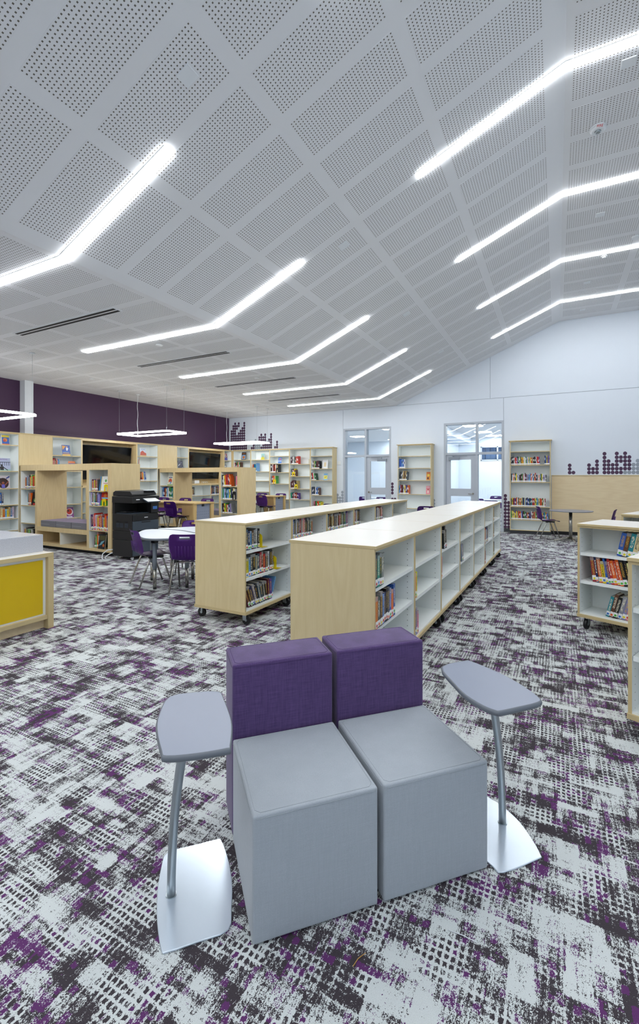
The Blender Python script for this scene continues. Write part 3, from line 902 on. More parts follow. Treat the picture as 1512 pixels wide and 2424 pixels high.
# ---- mobile islands
def mobile_unit():
    """two-sided rolling bookcase, 0.905 wide, 0.66 deep; base at z=0"""
    r = thing('mobile_bookcase', 'x', 'bookcase')
    w, dep, zt, zb = UW, UD, 1.04, 0.115
    MB().box(0.001, -0.012, zt - 0.022, w - 0.001, dep + 0.012, zt, M['edge'], top=M['white_top']).build('top_panel', r, bevel=0.002, seg=1)
    MB().box(0.001, -0.010, zb, w - 0.001, dep + 0.010, zb + 0.03, M['edge']).build('base_panel', r)
    for x0 in (0.004, w - 0.024):
        MB().box(x0, 0, zb + 0.03, x0 + 0.02, dep, zt - 0.022, M['pins'], front=M['edge'], back=M['edge'], **({'left': M['wood']} if x0 < 0.1 else {'right': M['wood']})).build('side_panel', r)
    MB().box(0.024, dep / 2 - 0.006, zb + 0.03, w - 0.024, dep / 2 + 0.006, zt - 0.022, M['white_lam']).build('divider_panel', r)
    MB().box(0.024, 0.004, zb + 0.03, w - 0.024, dep - 0.004, zb + 0.045, M['white_lam']).build('bottom_shelf', r)
    for z in ISH[:2]:
        for y0, y1 in ((0.01, dep / 2 - 0.008), (dep / 2 + 0.008, dep - 0.01)):
            MB().box(0.026, y0, z - 0.028, w - 0.026, y1, z, M['white_lam']).build('shelf', r)
    for x0 in (0.024,):
        MB().box(0.024, 0.0, zt - 0.04, w - 0.024, 0.02, zt - 0.022, M['edge']).build('top_rail', r)
    for x in (0.075, w - 0.075):
        for y in (0.062, dep - 0.062):
            so = -0.03 if y < dep / 2 else 0.03
            cs = MB()
            cs.box(x - 0.03, y - 0.03, zb - 0.006, x + 0.03, y + 0.03, zb, M['steel'])
            cs.box(x - 0.022, y + so * 0.8 - 0.015, 0.045, x - 0.018, y + so * 0.4 + 0.018, zb - 0.006, M['steel']); cs.box(x + 0.018, y + so * 0.8 - 0.015, 0.045, x + 0.022, y + so * 0.4 + 0.018, zb - 0.006, M['steel'])
            co = cs.build('caster', r)
            wh = MB().disc((x - 0.014, y + so, 0.049), 0.048, 0.028, M['black'], 20, 'x'); wh.disc((x - 0.017, y + so, 0.049), 0.014, 0.034, M['steel'], 10, 'x')
            wh.build('wheel', co)
    return r
UW, UD = 0.90, 0.66
ISH = [0.752, 0.475, 0.161]
proto = mobile_unit()
used = [False]
def place_unit(x, y, rz, label, group):
    if not used[0]:
        used[0] = True; u = proto; u.location = (x, y, 0); u.rotation_euler = (0, 0, rz); u['label'] = label; u['group'] = group
    else: u = dup(proto, (x, y, 0), rz, label, group)
    return Frame((x, y), rz)
nA = R(90 - 1.25); near = []
for k in range(7):
    p = UW * k
    near.append(place_unit(-1.07 + math.cos(nA) * p, 2.83 + math.sin(nA) * p, nA, 'white-topped rolling bookcase, %s in the row directly behind the purple seats' % ordw(k + 1), 'right rolling bookcase row'))
lA = R(90 - 0.5); left = []
for k in range(6):
    p = UW * k
    left.append(place_unit(-2.757 + math.cos(lA) * p, 3.66 + math.sin(lA) * p, lA, 'white-topped rolling bookcase, %s in the row beside the white tables' % ordw(k + 1), 'left rolling bookcase row'))
cA = R(-23); cab = {}
for nm, x, y, ds in (('middle', 0.185, 5.19, 'row nearest the round cafe table'), ('front', 0.362, 3.13, 'row cut off at right edge of photo'), ('rear', 0.724, 6.8, 'row behind, only its corner showing')):
    for k in range(2):
        f_ = place_unit(x + math.cos(cA) * UW * k, y + math.sin(cA) * UW * k, cA, 'angled rolling bookcase, %s, %s unit' % (ds, 'left' if k == 0 else 'right'), 'angled rolling bookcases at right')
        cab[(nm, k)] = f_

# near island books
f = near[0]
row(f, 0.03, ISH[0], ['slate', 'teal', 'dark green', 'grey'], 'top shelf of nearest right-row bookcase', 'books in the right rolling row', v=0.001, tr=(0.03, 0.04), hr=(0.21, 0.235))
row(f, 0.03, ISH[1], ['orange', 'slate', 'brown', 'light blue', 'navy', 'black', 'slate', 'blue', 'orange', 'blue'], 'middle shelf of nearest right-row bookcase', 'books in the right rolling row', v=0.001, tr=(0.032, 0.05), hr=(0.19, 0.235))
row(near[1], 0.03, ISH[1], ['orange', 'yellow'], 'middle shelf, second right-row bookcase', 'books in the right rolling row', v=0.001)
row(near[1], 0.03, ISH[2], ['purple', 'lavender', 'pink'], 'bottom shelf, second right-row bookcase', 'books in the right rolling row', v=0.001)
row(near[2], 0.14, ISH[0], ['black', 'black', 'black'], 'top shelf, third right-row bookcase', 'books in the right rolling row', v=0.001, lean=-0.12, tr=(0.03, 0.04))
row(near[2], 0.03, ISH[1], ['pink'], 'middle shelf, third right-row bookcase', 'books in the right rolling row', v=0.001)
row(near[3], 0.13, ISH[1], ['grey', 'lavender', 'slate'], 'middle shelf, fourth right-row bookcase', 'books in the right rolling row', v=0.001, lean=-0.2)
row(near[5], 0.03, ISH[1], ['crimson', 'red', 'white', 'navy', 'blue', 'slate', 'navy'], 'middle shelf, sixth right-row bookcase', 'books in the right rolling row', v=0.001, tr=(0.03, 0.05))
row(near[5], 0.03, ISH[2], ['crimson', 'black', 'crimson', 'slate'], 'bottom shelf, sixth right-row bookcase', 'books in the right rolling row', v=0.001)
for z_, nm in ((0, 'top'), (1, 'middle'), (2, 'bottom')):
    row(near[6], 0.03, ISH[z_], ['black', 'brown', 'black', 'black'], nm + ' shelf of farthest right-row bookcase', 'books in the right rolling row', v=0.001, lean=0.0)
gl = 'books in the left rolling row'
f = left[0]
e = row(f, 0.03, ISH[0], ['teal', 'slate', 'navy', 'light blue', 'brown', 'slate', 'grey', 'black'], 'top shelf of nearest left-row bookcase', gl, tr=(0.028, 0.036), hr=(0.19, 0.23))
bookend(f, e + 0.012, 0.06, ISH[0], 'yellow bookend on top shelf of nearest left-row bookcase')
e = row(f, 0.03, ISH[1], ['black', 'yellow', 'light blue', 'black', 'black', 'grey', 'slate', 'crimson', 'brown', 'red', 'slate', 'white', 'black', 'brown'], 'middle shelf of nearest left-row bookcase', gl, tr=(0.03, 0.045), hr=(0.19, 0.23))
bookend(f, e + 0.012, 0.06, ISH[1], 'yellow bookend on middle shelf of nearest left-row bookcase')
e = row(f, 0.12, ISH[2], ['maroon', 'brown', 'navy', 'grey', 'black', 'slate', 'slate', 'black', 'black', 'maroon', 'purple'], 'bottom shelf of nearest left-row bookcase', gl, lean=[-0.42, -0.4, -0.38, -0.34, -0.3, -0.26, -0.22, -0.18, -0.14, -0.08, -0.03], tr=(0.03, 0.042), hr=(0.2, 0.24))
add_book(f, e + 0.01, 0.05, ISH[2], 0.02, 0.17, 0.23, 'light blue', 0.35, 'bright blue book leaning right at end of nearest bookcase bottom shelf', gl)
f = left[1]
row(f, 0.03, ISH[0], ['navy', 'blue', 'slate', 'grey', 'brown', 'navy', 'crimson', 'grey', 'pink', 'maroon', 'black', 'slate', 'black', 'dark green', 'crimson'], 'top shelf, second left-row bookcase', gl, hr=(0.21, 0.25), tr=(0.028, 0.04))
row(f, 0.03, ISH[1], 7, 'middle shelf, second left-row bookcase', gl, tr=(0.028, 0.04))
row(f, 0.03, ISH[2], 5, 'bottom shelf, second left-row bookcase', gl, tr=(0.028, 0.04))
row(left[2], 0.03, ISH[0], ['black', 'light blue', 'navy', 'brown', 'black', 'cream', 'brown', 'slate', 'black', 'grey', 'black', 'crimson', 'black', 'dark green', 'slate', 'dark green', 'teal', 'purple', 'purple'], 'top shelf, third left-row bookcase', gl, tr=(0.032, 0.042), hr=(0.21, 0.245), umax=0.87)
row(left[3], 0.03, ISH[0], ['maroon', 'brown', 'crimson', 'black', 'white', 'black', 'black', 'slate'], 'top shelf, fourth left-row bookcase', gl, tr=(0.03, 0.042), hr=(0.2, 0.25))
row(left[4], 0.03, ISH[0], ['pink', 'slate', 'grey', 'navy', 'white', 'grey', 'crimson', 'brown', 'pink', 'black'], 'top shelf, fifth left-row bookcase', gl, tr=(0.035, 0.048), hr=(0.2, 0.24))
gc = 'books in the angled bookcases'
f = cab[('middle', 0)]
row(f, 0.335, ISH[0], ['blue', 'brown', 'teal', 'cream', 'tan', 'maroon', 'slate'], 'top shelf of middle angled bookcase', gc, lean=0.2, tr=(0.034, 0.044), hr=(0.225, 0.235))
row(f, 0.13, ISH[1], ['crimson', 'navy', 'orange', 'yellow', 'blue', 'purple', 'red', 'orange', 'red', 'orange', 'black', 'black', 'cream', 'red', 'orange', 'yellow', 'red', 'yellow', 'crimson'], 'middle shelf of middle angled bookcase', gc, lean=[-0.12, -0.13, -0.14, -0.15, -0.17, -0.18, -0.2, -0.22, -0.22, -0.22, -0.22, -0.2, -0.2, -0.2, -0.19, -0.18, -0.18, -0.16, -0.15], tr=(0.018, 0.038), hr=(0.21, 0.265), umax=0.87)
row(f, 0.24, ISH[2], ['teal', 'brown', 'black', 'grey', 'lavender', 'pink', 'black', 'brown', 'light blue', 'maroon', 'yellow', 'black', 'crimson', 'orange'], 'bottom shelf of middle angled bookcase', gc, lean=0.24, tr=(0.024, 0.036), hr=(0.20, 0.23), umax=0.84)
for k in range(2):
    f = cab[('rear', 0)]
row(f, 0.1, ISH[0], 6, 'top shelf of rear angled bookcase', gc, hr=(0.15, 0.2), tr=(0.04, 0.05))
f = cab[('middle', 1)]
row(f, 0.05, ISH[1], 8, 'middle shelf, right unit of middle angled row', gc, hr=(0.2, 0.25))

# ---- tall wall shelving along the left (purple) wall: front plane x = -10.4, running along +y
LF = -10.4
fl_ = Frame((LF, 0), R(90))
ZT = 2.47
def wall_unit(y0, y1, shelves, label, cat='bookshelf', name='wall_bookshelf', depth=0.34):
    r = thing(name, label, cat, (LF, y0, 0), R(90), 'white shelving along the purple wall')
    w = y1 - y0
    MB().box(0, 0.03, 0, w, depth, 0.09, M['base_dark']).build('toe_kick', r)
    case(r, 0, w, 0.09, ZT - 0.02, depth, shelves, back=True)
    MB().box(0, -0.02, ZT - 0.02, w, depth + 0.03, ZT, M['edge']).build('cornice', r)
    return r
wall_unit(4.55, 5.73, [2.197, 1.634, 1.26, 0.906, 0.61, 0.35], 'white wall bookshelf at left edge of photo with face-out books')
def wood_bay(y0, y1, label):
    r = thing('wall_panel', label, 'wall panel', (LF, y0, 0), R(90))
    w = y1 - y0
    MB().box(0, 0, 1.75, w, 0.34, ZT - 0.02, M['wood']).build('upper_panel', r)
    MB().box(0, 0.30, 0, w, 0.34, 1.75, M['white_lam']).build('back_panel', r)
    MB().box(0, -0.02, ZT - 0.02, w, 0.37, ZT, M['edge']).build('cornice', r)
wood_bay(5.73, 6.45, 'plain maple panel above the near reading nook by the white column')
wall_unit(6.45, 7.2, [2.02, 1.65, 1.262, 0.851, 0.513], 'white wall bookshelf left of the nearer television')
def tv_bay(y0, y1, label, divs, shelf_z):
    r = thing('media_niche', label, 'media niche', (LF, y0, 0), R(90))
    w = y1 - y0; dp = 0.34
    MB().box(0, 0, 1.25, 0.02, dp, ZT - 0.02, M['birch']).build('side_panel', r); MB().box(w - 0.02, 0, 1.25, w, dp, ZT - 0.02, M['birch']).build('side_panel', r)
    MB().box(0.02, dp - 0.02, 1.29, w - 0.02, dp, ZT - 0.04, M['birch']).build('back_panel', r)
    MB().box(0.02, 0, ZT - 0.06, w - 0.02, dp, ZT - 0.02, M['birch']).build('header', r)
    MB().box(0, -0.02, ZT - 0.02, w, dp + 0.03, ZT, M['edge']).build('cornice', r)
    MB().box(0.0, 0, 1.25, w, dp, 1.29, M['birch']).build('ledge', r)
    MB().box(0, 0.03, 0, w, dp, 0.09, M['base_dark']).build('toe_kick', r)
    xs = [0] + divs + [w]
    for i in range(len(xs) - 1):
        case(r, xs[i], xs[i + 1], 0.09, 1.25, dp, shelf_z, side_t=0.018)
tv_bay(7.2, 8.86, 'maple television niche above shelves, nearer of two', [0.12, 0.9], [0.893, 0.61, 0.35])
tv_bay(10.87, 12.62, 'maple television niche above shelves, nearer the corner', [0.1, 1.05], [0.893, 0.61, 0.35])
wall_unit(8.86, 9.62, [2.097, 1.766, 1.392, 1.018, 0.65, 0.35], 'white wall bookshelf between the two television niches')
wood_bay(9.62, 10.36, 'plain maple panel above the far reading nook')
wall_unit(10.36, 10.87, [2.12, 1.77, 1.4, 1.05, 0.7, 0.35], 'narrow white wall bookshelf left of the farther television')
wall_unit(12.62, 13.03, [2.1, 1.8, 1.45, 1.1, 0.75, 0.4], 'narrow white wall bookshelf in the room corner')
def tv(yc, label):
    r = thing('television', label, 'television', (LF - 0.14, yc, 1.88), R(90), 'wall televisions')
    r.rotation_euler = (R(6), 0, R(90))
    MB().box(-0.74, -0.02, -0.44, 0.74, 0.03, 0.44, M['black'], front=M['screen']).build('screen', r, bevel=0.004, seg=1)
    fr = MB()
    for q in ((-0.74, -0.44, 0.74, -0.42), (-0.74, 0.43, 0.74, 0.44), (-0.74, -0.44, -0.73, 0.44), (0.73, -0.44, 0.74, 0.44)): fr.box(q[0], -0.026, q[1], q[2], -0.019, q[3], M['black'])
    fr.build('bezel', r)
    MB().box(-0.15, 0.03, -0.15, 0.15, 0.12, 0.15, M['black_soft']).build('wall_mount', r)
tv(8.0, 'large black television in the nearer maple niche')
tv(11.76, 'large black television in the maple niche nearer the corner')
tag(MB().box(-0.22, 0.08, 0, 0.0, 0.2, 0.10, M['white_plastic']).build('control_box', None, (LF, 11.45, 1.291), (0, 0, R(90)), 0.006), 'small white box on the ledge under the farther television', 'box')
wc = MB().tube([(LF - 0.12 - 0.03 * math.cos(k * 0.8), 11.62 + 0.012 * k, 1.31 + 0.03 * abs(math.sin(k * 0.8))) for k in range(22)], 0.007, M['white_plastic'], 6)
tag(wc.build('coiled_cable'), 'coiled white cable on the ledge under the farther television', 'cable')

# books on the left wall shelving
def face_out_on(yc, z, w, h, bg, shapes, label, **k):
    return display_book(fl_, yc - w / 2, 0.10, z, w, h, bg, shapes, label, **k)
face_out_on(5.50, 2.197, 0.16, 0.205, '#3b63b0', [('r', 0, 0.78, 1, 1, '#d9c43c'), ('c', 0.5, 0.5, 0.26, '#d98a3c'), ('c', 0.42, 0.42, 0.16, '#b8402e'), ('r', 0, 0, 1, 0.09, '#e0702a'), ('r', 0, 0, 0.08, 1, '#e8e4ea')], 'blue face-out picture book on top shelf at left edge')
face_out_on(5.45, 1.634, 0.32, 0.275, '#aeb6cf', [('r', 0, 0, 1, 0.12, '#9fc2b6'), ('r', 0.0, 0.66, 1.0, 0.70, '#22242c'), ('c', 0.45, 0.42, 0.07, '#1d1b20'), ('r', 0.34, 0.05, 0.56, 0.34, '#1d1b20'), ('t', ((0.56, 0.30), (0.56, 0.22), (0.78, 0.02), (0.82, 0.06)), '#1d1b20'), ('t', ((0.34, 0.30), (0.16, 0.06), (0.2, 0.02), (0.34, 0.2)), '#1d1b20')] + [('r', 0.1 + q * 0.13, 0.4, 0.12 + q * 0.13, 0.66, '#33363f') for q in range(7)], 'pale lilac face-out book with black silhouettes and purple title', title='INVENTIONS', tcol='#7a3f9e')
face_out_on(5.46, 1.26, 0.27, 0.27, '#d8cfd4', [('t', ((0, 1), (0, 0.86), (0.34, 0.7), (0.4, 0.76)), '#3a4fa0'), ('t', ((1, 1), (0.72, 0.8), (0.76, 0.74), (1, 0.86)), '#3a4fa0'), ('c', 0.5, 0.4, 0.42, '#3a2a2c'), ('c', 0.5, 0.42, 0.10, '#9c5a48'), ('r', 0.38, 0.02, 0.62, 0.3, '#6a67c4'), ('t', ((0.4, 0.28), (0.1, 0.6), (0.06, 0.54), (0.36, 0.2)), '#9c5a48'), ('t', ((0.6, 0.28), (0.64, 0.2), (0.94, 0.52), (0.9, 0.58)), '#9c5a48')], 'face-out book with dark round picture of raised arms')
fw = Frame((LF, 5.03), R(90))
row(fw, 0.02, 0.906, 11, 'fourth shelf of left-edge wall bookshelf', 'books on the left wall shelves', pal=BRIGHT, detail=1, tr=(0.025, 0.045), umax=0.42, hr=(0.2, 0.27))
row(fw, 0.02, 0.61, 16, 'fifth shelf of left-edge wall bookshelf', 'books on the left wall shelves', pal=BRIGHT, detail=1, tr=(0.028, 0.045), umax=0.66, hr=(0.2, 0.26))
row(fw, 0.05, 0.35, 3, 'lowest visible shelf of left-edge wall bookshelf', 'books on the left wall shelves', pal=['black', 'pink', 'white'], detail=1)
face_out_on(6.87, 2.02, 0.20, 0.255, '#2f55a8', [('t', ((0.05, 0.95), (0.05, 0.5), (0.5, 0.9)), '#e09a30'), ('t', ((0, 0.12), (0, 0), (1, 0.0), (1, 0.14)), '#e0b030'), ('c', 0.62, 0.82, 0.09, '#e8b070'), ('t', ((0.5, 0.75), (0.8, 0.72), (0.66, 0.45), (0.52, 0.48)), '#eef0f4'), ('r', 0.1, 0.2, 0.9, 0.26, '#d99a2c'), ('r', 0.1, 0.3, 0.85, 0.36, '#5b8fd6')], 'blue and orange face-out sports book on white shelf left of television')
fw = Frame((LF, 6.45), R(90))
row(fw, 0.02, 1.65, ['black', 'crimson', 'red', 'brown', 'crimson', 'red', 'blue', 'light blue'], 'shelf left of the nearer television', 'books on the left wall shelves', detail=1, tr=(0.018, 0.026), hr=(0.26, 0.31))
face_out_on(7.02, 1.65, 0.18, 0.24, '#e07a3c', [('r', 0.05, 0.55, 0.95, 0.78, '#3d3f96'), ('r', 0.12, 0.6, 0.88, 0.66, '#e8c060')], 'orange face-out book with navy title band left of television')
face_out_on(6.96, 0.513, 0.2, 0.25, '#8c4a8f', [('c', 0.5, 0.55, 0.44, '#e9d9dd'), ('c', 0.46, 0.58, 0.34, '#c9372e'), ('c', 0.34, 0.66, 0.12, '#4a2a20'), ('r', 0.05, 0.02, 0.8, 0.12, '#e8e2ee')], 'purple face-out book with red round picture seen through near nook')
fw = Frame((LF, 8.12), R(90))
row(fw, 0.03, 0.893, ['yellow', 'light blue', 'yellow', 'green', 'red', 'maroon', 'yellow', 'green'], 'shelf below the nearer television', 'books on the left wall shelves', detail=1, tr=(0.03, 0.04))
row(fw, 0.05, 0.61, ['black', 'yellow', 'yellow', 'cream'], 'lower shelf below the nearer television', 'books on the left wall shelves', detail=1, lean=-0.2)
face_out_on(9.17, 2.097, 0.22, 0.235, '#cfd9e8', [('t', ((0, 0.1), (0.1, 0.5), (0.45, 0.7), (0.8, 0.45), (1, 0.4), (1, 0.1)), '#c05a48'), ('r', 0, 0, 1, 0.12, '#c9b48c'), ('r', 0.2, 0.82, 0.85, 0.87, '#7e93b8')], 'pale face-out book with red hill on shelf between televisions')
fw = Frame((LF, 8.86), R(90))
row(fw, 0.03, 1.766, ['green', 'white', 'crimson'], 'second shelf between the televisions', 'books on the left wall shelves', detail=1, hr=(0.24, 0.28), tr=(0.02, 0.03))
row(fw, 0.15, 1.392, ['maroon', 'brown', 'orange', 'cream', 'blue', 'blue'], 'third shelf between the televisions', 'books on the left wall shelves', detail=1, tr=(0.03, 0.04), hr=(0.24, 0.27), lean=-0.08)
face_out_on(10.63, 1.77, 0.22, 0.25, '#2c2f45', [('t', ((0.1, 0.3), (0.5, 0.55), (0.46, 0.62), (0.06, 0.38)), '#cfd0dc'), ('c', 0.85, 0.1, 0.08, '#b8bcd0'), ('c', 0.3, 0.86, 0.05, '#aab0cc'), ('r', 0.6, 0.7, 0.75, 0.76, '#8f95b5')], 'dark navy face-out book left of the farther television')
face_out_on(12.83, 2.1, 0.19, 0.25, '#8a2f3c', [('r', 0, 0, 1, 0.4, '#5a57a8'), ('c', 0.5, 0.6, 0.3, '#e4e0e8'), ('r', 0.35, 0.4, 0.45, 0.75, '#2b2b38'), ('r', 0.55, 0.4, 0.65, 0.75, '#2b2b38'), ('r', 0.1, 0.9, 0.9, 0.95, '#e8dfe0')], 'red and violet face-out book on the narrow corner bookshelf')
face_out_on(12.80, 1.8, 0.17, 0.14, '#3a3c44', [('r', 0.1, 0.4, 0.9, 0.85, '#c8c9d0')], 'small dark face-out book low on the narrow corner bookshelf')
fw = Frame((LF, 10.97), R(90))
row(fw, 0.03, 0.893, ['crimson', 'brown', 'cream', 'maroon', 'slate', 'grey'], 'shelf below the farther television', 'books on the left wall shelves', detail=1, tr=(0.03, 0.04), hr=(0.22, 0.3))
fw = Frame((LF, 11.93), R(90))
row(fw, 0.03, 0.893, ['crimson', 'slate', 'navy', 'blue', 'white', 'navy', 'slate', 'maroon', 'blue'], 'shelf right of centre below farther television', 'books on the left wall shelves', detail=1, tr=(0.04, 0.055), hr=(0.24, 0.3))
row(fw, 0.03, 0.61, ['lavender', 'purple', 'brown', 'blue'], 'lower shelf right of centre below farther television', 'books on the left wall shelves', detail=1)

# ---- shelving along the back wall: front plane y = 13.05
BF = 13.05
corner = MB().box(LF - 0.36, 13.036, 0, -10.342, YB - 0.003, ZT - 0.02, M['birch'])
tag(corner.build('corner_post'), 'maple filler post where the two shelf runs meet', 'post')
def back_unit(x0, x1, shelves, label, z0=0.09, zt=2.47, cornice=0.02, over=0.0, name='wall_bookshelf', group='white shelving along the back wall'):
    r = thing(name, label, 'bookshelf', (x0, BF, 0), 0, group)
    w = x1 - x0; dp = YB - BF - 0.014
    MB().box(0, 0.05, 0, w, dp, z0, M['base_dark']).build('toe_kick', r)
    case(r, 0, w, z0, zt - 0.02, dp, shelves)
    MB().box(-over, -0.025, zt - 0.02, w + over, dp, zt, M['edge']).build('cornice', r)
    return r
back_unit(-10.339, -9.566, [2.12, 1.75, 1.4, 1.0, 0.6], 'white back-wall bookshelf, first from the purple corner')
back_unit(-9.566, -8.768, [2.11, 1.699, 1.374, 0.994, 0.6], 'white back-wall bookshelf, second from the purple corner')
back_unit(-8.768, -7.968, [2.224, 1.969, 1.666, 1.276, 0.75, 0.4], 'white back-wall bookshelf, third from the purple corner')
back_unit(-7.968, -7.165, [1.939, 1.528, 1.113, 0.753, 0.4], 'white back-wall bookshelf, fourth from the purple corner')
back_unit(-7.165, -6.345, [2.193, 1.781, 1.4, 0.911, 0.5], 'white back-wall bookshelf next to the left glazed door', over=0.02)
back_unit(-4.19, -3.19, [2.126, 1.77, 1.41, 1.002, 0.589], 'freestanding tall bookshelf between the two glazed doors', over=0.03, group='tall bookcases beside the doors', name='tall_bookcase')
back_unit(-1.095, -0.125, [2.18, 1.826, 1.373, 0.726, 0.38], 'tall full bookcase between glazed door and cafe table', over=0.03, group='tall bookcases beside the doors', name='tall_bookcase')
fb = Frame((0, BF), 0)
def face_b(xc, z, w, h, bg, shapes, label, **k): return display_book(fb, xc - w / 2, 0.10, z, w, h, bg, shapes, label, **k)
face_b(-9.96, 2.12, 0.2, 0.27, '#33302f', [('r', 0.1, 0.08, 0.9, 0.65, '#8fb0d8'), ('c', 0.5, 0.34, 0.26, '#c8702a'), ('r', 0.15, 0.78, 0.85, 0.88, '#a8683a')], 'dark face-out book with orange picture, first back-wall shelf')
face_b(-9.13, 2.11, 0.14, 0.21, '#9fcfd0', [('r', 0, 0, 1, 0.42, '#d8d03a'), ('r', 0.42, 0.2, 0.62, 0.7, '#c9a832')], 'pale blue and yellow face-out book, second back-wall shelf')
face_b(-8.42, 1.969, 0.14, 0.21, '#4a7fc8', [('r', 0, 0.36, 1, 0.44, '#e4e8ee'), ('c', 0.6, 0.68, 0.2, '#d05060')], 'small blue face-out book, third back-wall shelf')
face_b(-6.68, 1.781, 0.20, 0.28, '#e6e7e8', [('r', 0.3, 0.2, 0.7, 0.72, '#d9c7a0')], 'white face-out framed picture book by the left glazed door')
face_b(-6.66, 1.4, 0.14, 0.22, '#7db4e0', [('r', 0.05, 0.16, 0.95, 0.7, '#e8dc5a'), ('c', 0.4, 0.42, 0.12, '#a86a2c'), ('c', 0.66, 0.48, 0.09, '#3d6a3a')], 'yellow and blue face-out book by the left glazed door')
face_b(-3.30, 1.41, 0.12, 0.24, '#d88a2c', [('c', 0.5, 0.6, 0.28, '#e8c840'), ('r', 0.2, 0.1, 0.6, 0.35, '#5a2c1c'), ('r', 0.1, 0.85, 0.9, 0.93, '#c8402c')], 'orange face-out book on the bookshelf between the doors')
face_b(-3.31, 1.002, 0.12, 0.24, '#e08a94', [('r', 0.3, 0.12, 0.7, 0.5, '#f0d0c8'), ('c', 0.5, 0.55, 0.2, '#b04a3c'), ('r', 0.1, 0.82, 0.9, 0.88, '#f4e4e4')], 'pink face-out book on the bookshelf between the doors')
def small_row(x, z, specs, place, lean=0.0, hr=(0.19, 0.23), tr=(0.018, 0.03), pal=BRIGHT, umax=None):
    fr = Frame((x, BF), 0)
    return x + row(fr, 0.0, z, specs, place, 'books on the back wall shelves', detail=1, lean=lean, hr=hr, tr=tr, pal=pal, umax=umax)
small_row(-10.30, 1.75, 8, 'second shelf, first back-wall bookshelf', tr=(0.025, 0.04), hr=(0.25, 0.3))
small_row(-9.5, 1.699, ['orange', 'slate', 'blue', 'teal', 'light blue'], 'second shelf, second back-wall bookshelf', hr=(0.24, 0.3), tr=(0.03, 0.05))
small_row(-8.74, 1.666, ['brown', 'black', 'white', 'crimson', 'black', 'orange', 'white', 'slate', 'cream', 'black'], 'third shelf, third back-wall bookshelf', tr=(0.025, 0.035), hr=(0.25, 0.3))
bookend(fb, -8.47, 0.02, 1.666, 'black bookend on third back-wall bookshelf', True, M['black'])
small_row(-8.70, 1.276, ['maroon', 'orange', 'red', 'cream', 'green'], 'fourth shelf, third back-wall bookshelf', tr=(0.03, 0.04), hr=(0.24, 0.27))
bookend(fb, -8.58, 0.02, 1.276, 'yellow bookend on fourth shelf of third back-wall bookshelf', True)
small_row(-7.93, 1.939, ['maroon', 'black', 'white', 'grey', 'dark green', 'crimson', 'orange', 'red'], 'top shelf, fourth back-wall bookshelf', tr=(0.03, 0.04), hr=(0.22, 0.27))
tag(MB().box(0, 0, 0, 0.05, 0.14, 0.16, M['pages']).build('book', None, fb.w(-7.25, 0.03, 1.94)), 'tan book standing alone at right of fourth back-wall bookshelf', 'book')
small_row(-7.93, 1.528, ['grey', 'black', 'white', 'crimson', 'yellow', 'brown'], 'second shelf, fourth back-wall bookshelf', tr=(0.025, 0.035), hr=(0.22, 0.26))
bookend(fb, -7.82, 0.02, 1.528, 'yellow bookend on second shelf of fourth back-wall bookshelf', True)
small_row(-7.93, 1.113, ['maroon', 'brown', 'maroon', 'grey', 'brown', 'black', 'tan'], 'third shelf, fourth back-wall bookshelf', tr=(0.03, 0.042), hr=(0.22, 0.28))
bookend(fb, -7.72, 0.02, 1.113, 'yellow bookend on third shelf of fourth back-wall bookshelf', True)
small_row(-7.93, 0.753, ['green', 'teal', 'maroon', 'crimson', 'white', 'red', 'brown', 'orange', 'navy', 'purple'], 'fourth shelf, fourth back-wall bookshelf', tr=(0.025, 0.035), lean=-0.06)
small_row(-7.12, 1.781, ['white', 'slate', 'tan', 'green', 'black', 'brown', 'maroon', 'black'], 'second shelf beside left glazed door', tr=(0.03, 0.038), hr=(0.22, 0.26))
small_row(-7.12, 1.4, ['black', 'red', 'white', 'green', 'dark green'], 'third shelf beside left glazed door', lean=-0.16, tr=(0.028, 0.036), hr=(0.22, 0.26))
small_row(-7.12, 0.911, ['navy', 'slate', 'black', 'white', 'blue', 'light blue', 'brown'], 'fourth shelf beside left glazed door', tr=(0.03, 0.04), hr=(0.24, 0.28))
small_row(-7.05, 0.5, ['pink', 'brown', 'green', 'red', 'orange', 'green', 'yellow'], 'fifth shelf beside left glazed door', tr=(0.03, 0.04))
small_row(-4.15, 1.77, ['blue', 'blue', 'light blue', 'blue', 'white'], 'second shelf between glazed doors', tr=(0.028, 0.036), hr=(0.25, 0.28))
small_row(-4.15, 1.41, ['black', 'slate', 'grey', 'tan', 'brown', 'tan', 'slate'], 'third shelf between glazed doors', tr=(0.028, 0.036), hr=(0.24, 0.28), lean=0.1)
small_row(-4.15, 1.002, ['light blue', 'crimson', 'maroon', 'brown', 'white', 'yellow', 'purple', 'slate', 'orange'], 'fourth shelf between glazed doors', tr=(0.026, 0.036), hr=(0.24, 0.28))
